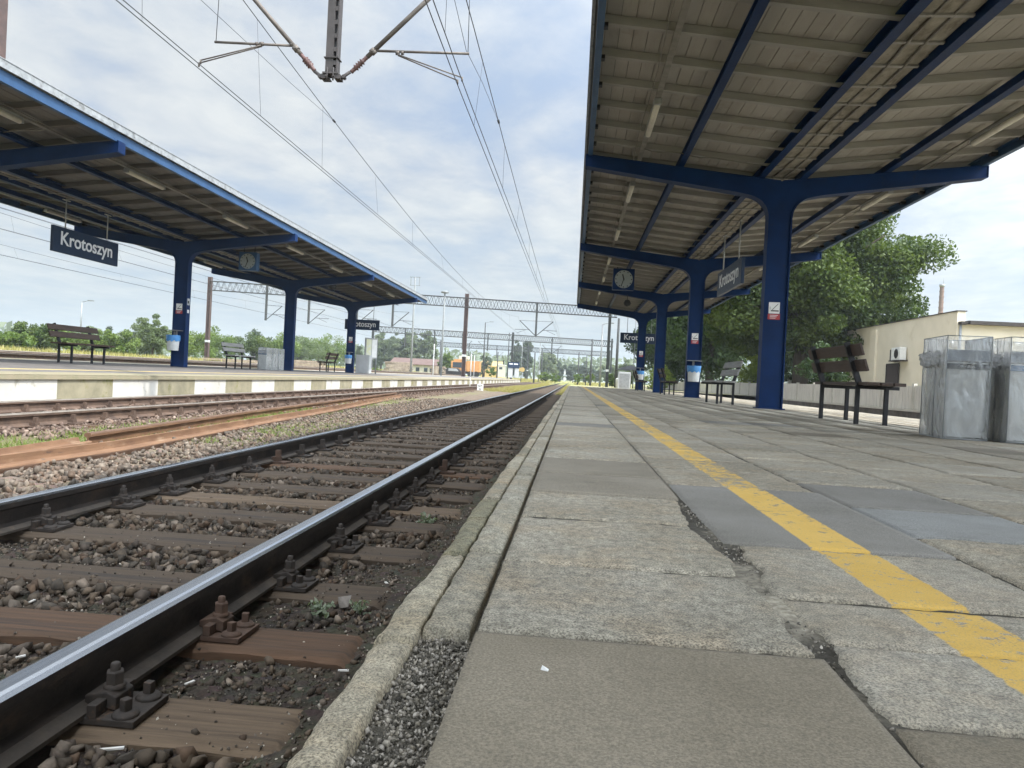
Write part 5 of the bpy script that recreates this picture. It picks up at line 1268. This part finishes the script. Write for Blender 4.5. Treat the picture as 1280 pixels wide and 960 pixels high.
# tall grass along the yard edge
n = 26000; x = NR.uniform(-47,-27,n); y = 8+150*NR.random(n)**1.2; keep = NR.random(n) < np.interp(x,[-47,-40,-32,-27],[1,1,.6,.1]); x, y = x[keep], y[keep]
blades(np.stack([x,y,zland(x,y)-.02],-1), NR.uniform(.15,.55,len(x)), NR.uniform(.03,.07,len(x)), .6, 'meadow_grass', M['straw'], 'yellow-green meadow grass in front of the far bushes', 'grass')
n = 14000; x = NR.uniform(-14,10,n); y = NR.uniform(122,210,n); keep = (vn(x,y,.2,3,5) > .4) & (np.abs(x+1.9) > 2.2); x, y = x[keep], y[keep]
blades(np.stack([x,y,zland(x,y)],-1), NR.uniform(.15,.5,len(x)), NR.uniform(.03,.08,len(x)), .6, 'verge_grass', M['straw'], 'yellow-green grass verges at the far end of the tracks', 'grass')

# weeds by the near rail
def weed(x, y, s, label):
    r = thing('weed', label, 'weed', (x,y,float(bedz(np.array(x),np.array(y)))+.0), R.uniform(0,6), 'weeds in the ballast')
    P = []; b = MB()
    for k in range(14):
        a = R.uniform(0,2*PI); l = s*R.uniform(.3,1); tip = (math.cos(a)*l*.7, math.sin(a)*l*.7, s*R.uniform(.3,1)); b.path([(0,0,0),(tip[0]*.4,tip[1]*.4,tip[2]*.7),tip], .0012, 4)
        for q in range(5): P.append((tip[0]*(.4+.15*q)+R.gauss(0,.006), tip[1]*(.4+.15*q)+R.gauss(0,.006), tip[2]*(.6+.1*q)))
    b.build('stem', M['weed'], r); P = np.array(P); link('leaves', leafmesh('leaves', P, .011*s/.07, M['weed'], NR.random(len(P)), .8), r)
weed(-.85,2.66,.07,'small grey-leaved weed beside the rust-stained fastening'); weed(-.72,2.72,.06,'small grey-leaved weed close to the pale stone by the rail')
weed(-.80,4.42,.09,'pale weed growing farther along beside the near rail'); weed(-2.98,3.2,.07,'green weed at the foot of the far rail on the left')
for q,(x,y,l,a) in enumerate(((-.98,1.63,.05,.4),(-1.0,2.02,.03,1.2),(-.93,1.55,.02,2),(-.62,2.18,.03,.2),(-1.55,2.1,.025,1),(-.72,3.1,.025,2.2),(-.55,1.95,.02,.8),(-1.9,2.62,.03,1.6))):
    b = MB(); b.obox((0,0,0),(l,.008,.004),rotz(a)); o = b.build('litter_scrap', M['paper'], None, (x,y,float(bedz(np.array(x),np.array(y)))+.022)); tag(o, 'tiny white scrap of litter on the dark ballast', 'litter', 'scraps of litter on the track')
b = MB(); b.path([(-1.02,1.42,-.545),(-1.0,1.47,-.535),(-.96,1.53,-.54)], .003, 5); tag(b.build('straw_stalk', M['straw']), 'bleached plant stalk lying by the rail in the bottom left corner', 'stalk')
b = MB(); tv, tf = ROCKS[2]; b.add([tuple(v*.006) for v in tv], [tuple(f) for f in tf.tolist()]); o = b.build('pebble', M['white'], None, (-.015,.862,.004)); tag(o, 'small white pebble on the smooth slab nearest the camera', 'pebble')
tv, tf = ROCKS[4]; b = MB(); b.add([(v[0]*.042,v[1]*.038,v[2]*.04) for v in tv], [tuple(f) for f in tf.tolist()]); o = b.build('stone', M['stone_l'], None, (-.80,2.78,-.53)); tag(o, 'pale loose stone beside the weeds by the rail', 'stone')

# ------------------------------------------------------------------ fence, wall, building on the right
b = MB(); b.box(11.3,11.62,-8,118,-.95,-.15); b.box(11.27,11.64,-8,118,-.149,-.085,1); tag(b.build('retaining_wall', [M['wallst'], M['copl']]), 'low dark stone wall with pale coping under the fence', 'wall')
fr = thing('fence', 'weathered grey concrete panel fence on the low wall behind the benches', 'fence', (11.5,0,-.085))
y = 8.0; pm0 = pp0 = None
while y < 112:
    if pm0 is None:
        b = MB()
        for k in range(22):
            a0 = .06+k*(2.58/22); b.box(-.022-.006*(k%2),.022,a0,a0+2.58/22-.012,0,.83)
        b.box(-.02,.02,.06,2.64,.05,.12); b.box(-.018,.018,.06,2.64,.65,.72); pm0 = b.build('panel', M['fence'], fr, (0,y,0))
        b = MB(); b.box(-.06,.06,-.06,.06,0,.89); pp0 = b.build('post', M['copl'], fr, (0,y,0))
    else:
        c = pm0.copy(); COL.objects.link(c); c.parent = fr; c.location = (0,y,R.uniform(-.02,.01)); c = pp0.copy(); COL.objects.link(c); c.parent = fr; c.location = (0,y,0)
    y += 2.7
bd = thing('station_building', 'cream rendered low building with dark eave and air conditioner behind the fence', 'building', (16,33.77,-.1))
b = MB(); b.box(0,14,0,13,0,3.62); b.box(-.0,.33,.0,13,3.62,4.16); b.build('wall', M['render'], bd)
b = MB(); b.box(-.04,.38,-.04,13.05,4.161,4.20); b.build('parapet_cap', M['eave'], bd)
b = MB(); b.box(.34,14.3,-.35,13.1,3.625,3.76); b.box(.345,14.3,-.42,-.351,3.60,3.74); b.box(.05,.335,-.3,-.001,3.60,3.72); b.box(5,8,-.2,3,3.765,3.82); b.build('roof', M['eave'], bd)
b = MB(); b.box(-.12,-.002,8.4,9.1,0,3.95); b.build('pilaster', M['render'], bd)
b = MB(); b.box(-.05,-.003,5.45,6.9,.0,2.03); dr = b.build('door', M['door'], bd)
b = MB(); b.box(-.08,-.051,5.4,5.46,0,2.09); b.box(-.08,-.051,6.89,6.95,0,2.09); b.box(-.08,-.051,5.46,6.89,2.03,2.09); b.build('frame', M['eave'], dr)
b = MB(); b.tube((.12,-.09,0),(.12,-.09,3.6),.05,n=8); b.build('downpipe', M['galv'], bd)
b = MB(); b.box(4.2,5.6,-.03,-.002,1.1,2.3); wq = b.build('window', M['glassd'], bd); b = MB(); b.box(4.1,4.19,-.06,-.002,1.0,2.4); b.box(5.61,5.7,-.06,-.002,1.0,2.4); b.box(4.19,5.61,-.06,-.002,2.31,2.4); b.box(4.1,5.7,-.1,-.002,.94,.999); b.build('frame', M['white'], wq)
ac = thing('air_conditioner', 'white outdoor air conditioner unit on the shaded side of the cream building', 'air conditioner', (15.98,38.95,2.12))
b = MB(); b.box(-.34,-.04,-.55,.5,0,.62); b.build('casing', M['white'], ac, None, .015)
b = MB(); b.lathe([(.001,.0),(.22,0),(.235,.012),(.22,.02)], (0,0,0), 20); o = b.build('fan_grille', M['black'], ac, (-.345,-.12,.31)); o.rotation_euler = (0,-PI/2,0)
b = MB(); b.box(-.4,-.02,-.7,.62,-.06,-.01); b.box(-.2,-.02,.62,1.0,-.0,.55); b.build('bracket', M['eave'], ac)
sh = thing('white_shed', 'low white wall of a shed behind the fence under the big tree', 'shed', (15.6,49.5,-.1))
b = MB(); b.box(0,3,0,8,0,1.55); b.build('wall', M['white'], sh); b = MB(); b.box(-.15,3.15,-.15,8.15,1.551,1.66); b.build('roof', M['galv'], sh)
ch = thing('factory_chimney', 'slender banded brick chimney rising behind the cream building', 'chimney', (63.5,140,0))
b = MB(); prof = [(.62,0)]; 
for k in range(20): z = 1+k*.95; prof += [(.545-.008*k,z),(.545-.008*k,z+.2),(.485-.008*k,z+.22),(.485-.008*k,z+.93)]
b.lathe(prof, (0,0,0), 16, sm=False); b.build('stack', M['brick'], ch)
b = MB(); b.lathe([(.3,19.95),(.44,19.97),(.44,20.4),(.2,20.42)], (0,0,0), 16); b.build('cap', M['grey'], ch)
b = MB(); b.tube((.2,0,20.4),(.2,0,21.6),.03,n=5); b.build('lightning_rod', M['grey'], ch)

# ------------------------------------------------------------------ haze
b = MB(); b.box(-715,715,-70,1515,-2.2,26); o = b.build('haze', []); o['kind'] = 'stuff'; o['label'] = 'thin pale summer haze in the air'
hm = bpy.data.materials.new('haze_air'); hm.use_nodes = True; tt = hm.node_tree; tt.nodes.remove(tt.nodes['Principled BSDF'])
pv = tt.nodes.new('ShaderNodeVolumePrincipled'); pv.inputs['Color'].default_value = (.86,.93,.97,1); pv.inputs['Density'].default_value = .0005; pv.inputs['Anisotropy'].default_value = .2
tt.links.new(pv.outputs[0], tt.nodes['Material Output'].inputs['Volume']); o.data.materials.append(hm)

# ------------------------------------------------------------------ poles, lamps and objects in the distance
def pole(px, pt, pb, Y, w, mat, label, head=None, name='pole', cat='pole', dxt=None):
    p0 = onY(px,pb,Y); p1 = onY(px+(pb-pt)*.045 if dxt is None else px+dxt, pt, Y)
    h = p1.z-p0.z; r = thing(name, label, cat, p0, 0, 'poles and lamps along the distant tracks')
    b = MB(); b.tube((0,0,-.5),(0,0,h),w,w*.7,8); b.build('post', mat, r)
    if head == 'lamp':
        b = MB(); b.tube((0,0,h-.05),(.7,0,h+.12),.03,n=6); b.obox((.95,0,h+.13),(.6,.22,.09)); b.build('lamp_head', M['silver'], r)
    if head == 'globe':
        b = MB(); b.lathe([(.06,h-.1),(.42,h-.02),(.46,h+.08),(.3,h+.2),(.001,h+.25)],(0,0,0),14); b.build('lamp_head', M['silver'], r)
    if head == 'tower':
        b = MB()
        for z in (h,h-1.2,): b.box(-.75,.75,-.06,.06,z-.08,z)
        for x in (-.62,.62): b.box(x-.04,x+.04,-.04,.04,h-1.2,h)
        b.build('lamp_frame', M['silver'], r)
    if head == 'signal':
        b = MB(); b.box(-.25,.25,-.12,.12,h-1.3,h); b.build('signal_head', M['black'], r)
    return r
pole(101,377,411,75,.07,M['grey'],'slim street lamp above the bushes over the first opposite bench','lamp','street_lamp','street lamp',1.5)
pole(513,346,472,110,.16,M['silver'],'tall pale floodlight mast with square frame on top, left of the lamp posts','tower','floodlight_mast','floodlight mast',4)
pole(551,366,470,84,.12,M['silver'],'grey lamp post with a flat round head beside the brown gantry mast','globe','street_lamp','street lamp',5)
pole(603.5,403,471,120,.12,M['mastg'],'thin lamp post with short arm between gantry mast and poplars','lamp','street_lamp','street lamp',3)
pole(749.6,405,480.6,88,.11,M['grey'],'slim lamp post just past the end of the near platform','lamp','street_lamp','street lamp',5)
pole(769.3,398,484,84,.17,M['mastg'],'dark mast next to the far sign of the near canopy',None,'catenary_mast','mast',4.5)
pole(737.8,424,478,118,.16,M['mastg'],'dark mast standing among shrubs past the platform end',None,'catenary_mast','mast',4)
pole(541,430,470,96,.07,M['panelg'],'thin white post in front of the red-roofed house')
pole(549,425,469,112,.11,M['mastg'],'dark post beside the red-roofed house')
pole(588,442,471,86,.06,M['panelg'],'thin white post just right of the brown gantry mast')
pole(592,444,471,90,.06,M['panelg'],'second thin white post right of the brown gantry mast')
pole(621,440,472,125,.12,M['mastg'],'dark post left of the blue-signed shelter')
pole(634,416,472,140,.12,M['mastg'],'grey post rising beside the left poplar')
pole(667,440,478,128,.14,M['mastg'],'dark post right of the poplars')
pole(673,428,477,150,.10,M['grey'],'thin grey post before the round pale tree')
pole(676,435,477,170,.16,M['mastg'],'dark post before the round pale tree')
pole(722,440,478,150,.16,M['mastg'],'dark mast with crossbar near the platform end')
pole(732,444,478,135,.10,M['mastg'],'short dark post right of the crossbar mast')
pole(651,426,473,130,.07,M['silver'],'thin pale post between the two poplars')
pole(791,400,480,92,.07,M['silver'],'thin pale post seen under the far sign')
r = thing('shunting_signal', 'small white signal post in the middle of the far track', 'signal', onY(705.5,476.5,150)); b = MB(); b.tube((0,0,0),(0,0,2.3),.07,n=8); b.build('post', M['grey'], r); b = MB(); b.box(-.22,.22,-.15,.15,.0,.75); b.box(-.18,.18,-.12,.12,1.3,1.9); b.build('head', M['panelg'], r)
# kilometre marker
p = onY(600,489,43); r = thing('distance_marker', 'small white numbered marker stone between the two tracks', 'marker', p)
b = MB(); b.box(-.17,.17,-.07,.07,-.2,.40); b.build('stone', M['white'], r, None, .01)
lettering('57', .2, .13, r, M['black'], (0,-.074,.28), bold=.01, name='numerals'); lettering('9', .1, .13, r, M['black'], (0,-.074,.10), bold=.01, name='numerals')
r = thing('marker_post', 'thin pale marker stake standing left of the numbered stone', 'stake', onY(587,488,44)); b = MB(); b.tube((0,0,-.1),(0,0,.75),.035,n=6); b.build('post', M['copl'], r)
# red-roofed house
p = onY(516,467,165); h = thing('house', 'long low white house with red tiled roof behind the yard', 'house', (p.x,p.y,p.z-.3))
b = MB(); b.box(-5,5,0,8,0,2.2); b.box(-5,-3.2,-.8,-.001,0,2.0); b.build('wall', M['creamp'], h)
b = MB(); b.prism([(-.5,2.2),(4,3.5),(8.5,2.2),(8.5,2.35),(4,3.7),(-.5,2.35)],'x',-5.3,5.3); b.build('roof', M['tile'], h)
for x in (-2.2,-.6,1.0,2.8,4.1):
    b = MB(); b.box(x-.4,x+.4,-.03,-.002,.8,1.7); b.build('window', M['glassd'], h)
# timber stacks
for q,(px,pb,w,hh) in enumerate(((498,468,4.4,2.0),(548,468,2.2,1.3),(262+30,455,5.0,.5),(378,461.5,4.0,.8))):
    p = onY(px,pb,118 if q < 2 else 62); r = thing('timber_stack', ['untidy brown stack of old sleepers before the red-roofed house','small stack of old sleepers beside the dark post','low pile of timbers beside the gantry mast beyond the opposite platform','grey pile of timbers behind the small end-on bench opposite'][q], 'timber stack', (p.x,p.y,p.z-.1), 0, 'timber stacks in the yard')
    b = MB(); z = .08
    while z < hh:
        y = -.6
        while y < .6: b.obox((R.uniform(-.4,.4)*.5,y,z),(w*R.uniform(.7,1),.24,.15),rotz(R.uniform(-.08,.08))); y += .28
        z += .17
    b.build('timbers', M['logs'], r)
# works vehicle
p = onY(582,470.5,128); v = thing('works_vehicle', 'orange railway works truck parked behind the brown gantry mast', 'works vehicle', (p.x,p.y,p.z-.1))
b = MB(); b.box(-2.4,.2,-1.1,1.1,1.0,2.6); b.box(-2.0,-.2,-1.0,1.0,2.61,2.9); b.build('cab', M['orange'], v, None, .05)
b = MB(); b.box(-1.2,.4,-.7,.9,2.91,3.5); b.build('crane_base', M['creamp'], v, None, .05)
b = MB(); b.box(.25,2.4,-1.1,1.1,.9,2.7); b.build('body', M['orange'], v, None, .04)
b = MB(); b.box(-2.41,2.4,-1.0,1.0,.55,.95); b.build('chassis', M['black'], v)
b = MB(); b.box(-2.1,-.3,-1.115,-1.101,1.5,2.4); b.build('window', M['glassd'], v)
for x in (-1.6,.9,1.9):
    b = MB(); b.prism([(x+.5*math.cos(a),.5+.5*math.sin(a)) for a in np.linspace(0,2*PI,17)[:-1]],'y',-1.15,-.8); b.build('wheel', M['tyre'], v)
p = onY(556,470,128); v = thing('parked_car', 'dark parked vehicle left of the orange works truck', 'car', (p.x+1.9,p.y-2,p.z-.1))
b = MB(); b.prism([(-1.6,.35),(1.6,.35),(1.7,.8),(1.1,.95),(.6,1.5),(-1.0,1.5),(-1.6,.95)],'y',-.8,.8); b.build('body', M['tyre'], v, None, .06)
b = MB(); b.prism([(-.9,.98),(.85,.98),(.5,1.42),(-.85,1.42)],'y',-.812,-.803); b.build('window', M['grey'], v)
for x in (-1.0,1.0):
    b = MB(); b.prism([(x+.32*math.cos(a),.32+.32*math.sin(a)) for a in np.linspace(0,2*PI,15)[:-1]],'y',-.85,-.6); b.build('wheel', M['black'], v)
# yellow houses, shelter
p = onY(614,471,190); r = thing('yellow_house', 'small ochre house half hidden behind a green shrub', 'house', (p.x,p.y,p.z-.3)); b = MB(); b.box(-2.6,2.6,0,4,0,2.9); b.build('wall', M['yellow'], r); b = MB(); b.prism([(-.3,2.91),(2,4.2),(4.3,2.91)],'x',-2.8,2.8); b.build('roof', M['yellow'], r)
p = onY(625.5,470,150); r = thing('cream_hut', 'small cream hut with flat roof left of the blue-signed shelter', 'hut', (p.x,p.y,p.z-.2)); b = MB(); b.box(-.75,.75,0,2.5,0,2.3); b.build('wall', M['creamp'], r); b = MB(); b.box(-.85,.85,-.1,2.6,2.301,2.42); b.build('roof', M['white'], r); b = MB(); b.box(-.3,.3,-.02,-.002,1.5,1.95); b.build('window', M['glassd'], r); b = MB(); b.box(.3,.55,.5,.75,2.42,3.3); b.build('chimney', M['black'], r)
p = onY(641.5,472,124); r = thing('waiting_shelter', 'grey shelter with navy name board at the end of the opposite platform', 'shelter', p)
b = MB(); b.box(-.85,-.12,-.4,.4,0,1.55); b.build('side_panel', M['panelg'], r); b = MB(); b.box(.2,.85,-.4,.4,0,1.55); b.build('side_panel', M['panelg'], r); b = MB(); b.box(-.9,.9,-.5,.5,1.56,2.5); hd = b.build('name_board', M['navy'], r)
b = MB(); b.box(-.7,-.15,-.52,-.502,2.1,2.28); b.box(.05,.7,-.52,-.502,2.1,2.28); b.build('lettering', M['letter'], hd)
p = onY(653,462,126); r = thing('orange_sign', 'orange and yellow round sign right of the shelter', 'sign', (p.x,p.y,p.z-1.3)); b = MB(); b.prism([(.38*math.cos(a),1.3+.38*math.sin(a)) for a in np.linspace(0,2*PI,19)[:-1]],'y',-.03,.03); b.box(-.55,0,-.028,.028,1.0,1.6); b.build('disc', M['yellow'], r); b = MB(); b.tube((0,0.06,-.3),(0,0.06,1.3),.05,n=6); b.build('post', M['silver'], r)
# concrete sleepers stacked, grey cabinet and umbrella-roofed stall at platform end
p = onY(786,485,46.5); r = thing('equipment_cabinet', 'pale grey cabinet left of the farthest near column', 'cabinet', (p.x-.3,p.y,-.06)); b = MB(); b.box(-.36,.36,-.2,.2,0,1.05); b.build('body', M['panelg'], r, None, .01); b = MB(); b.box(-.3,.3,-.212,-.201,.1,.95); b.build('door', M['grey'], r)
p = onY(788,478,75); r = thing('market_umbrella', 'small dark umbrella roof behind the grey cabinet', 'umbrella', (p.x,p.y,-.3)); b = MB(); b.lathe([(1.5,1.9),(.8,2.15),(.001,2.4)],(0,0,0),10,sm=False); b.build('canopy', M['black'], r); b = MB(); b.tube((0,0,0),(0,0,2.3),.04,n=6); b.build('pole', M['grey'], r)
p = onY(774,480,70); r = thing('litter_bin', 'round grey bin standing past the platform end', 'litter bin', (p.x,p.y,-.25)); b = MB(); b.lathe([(.001,0),(.3,0),(.34,.85),(.36,.9),(.25,1.0),(.001,1.05)],(0,0,0),14); b.build('body', M['panelg'], r)
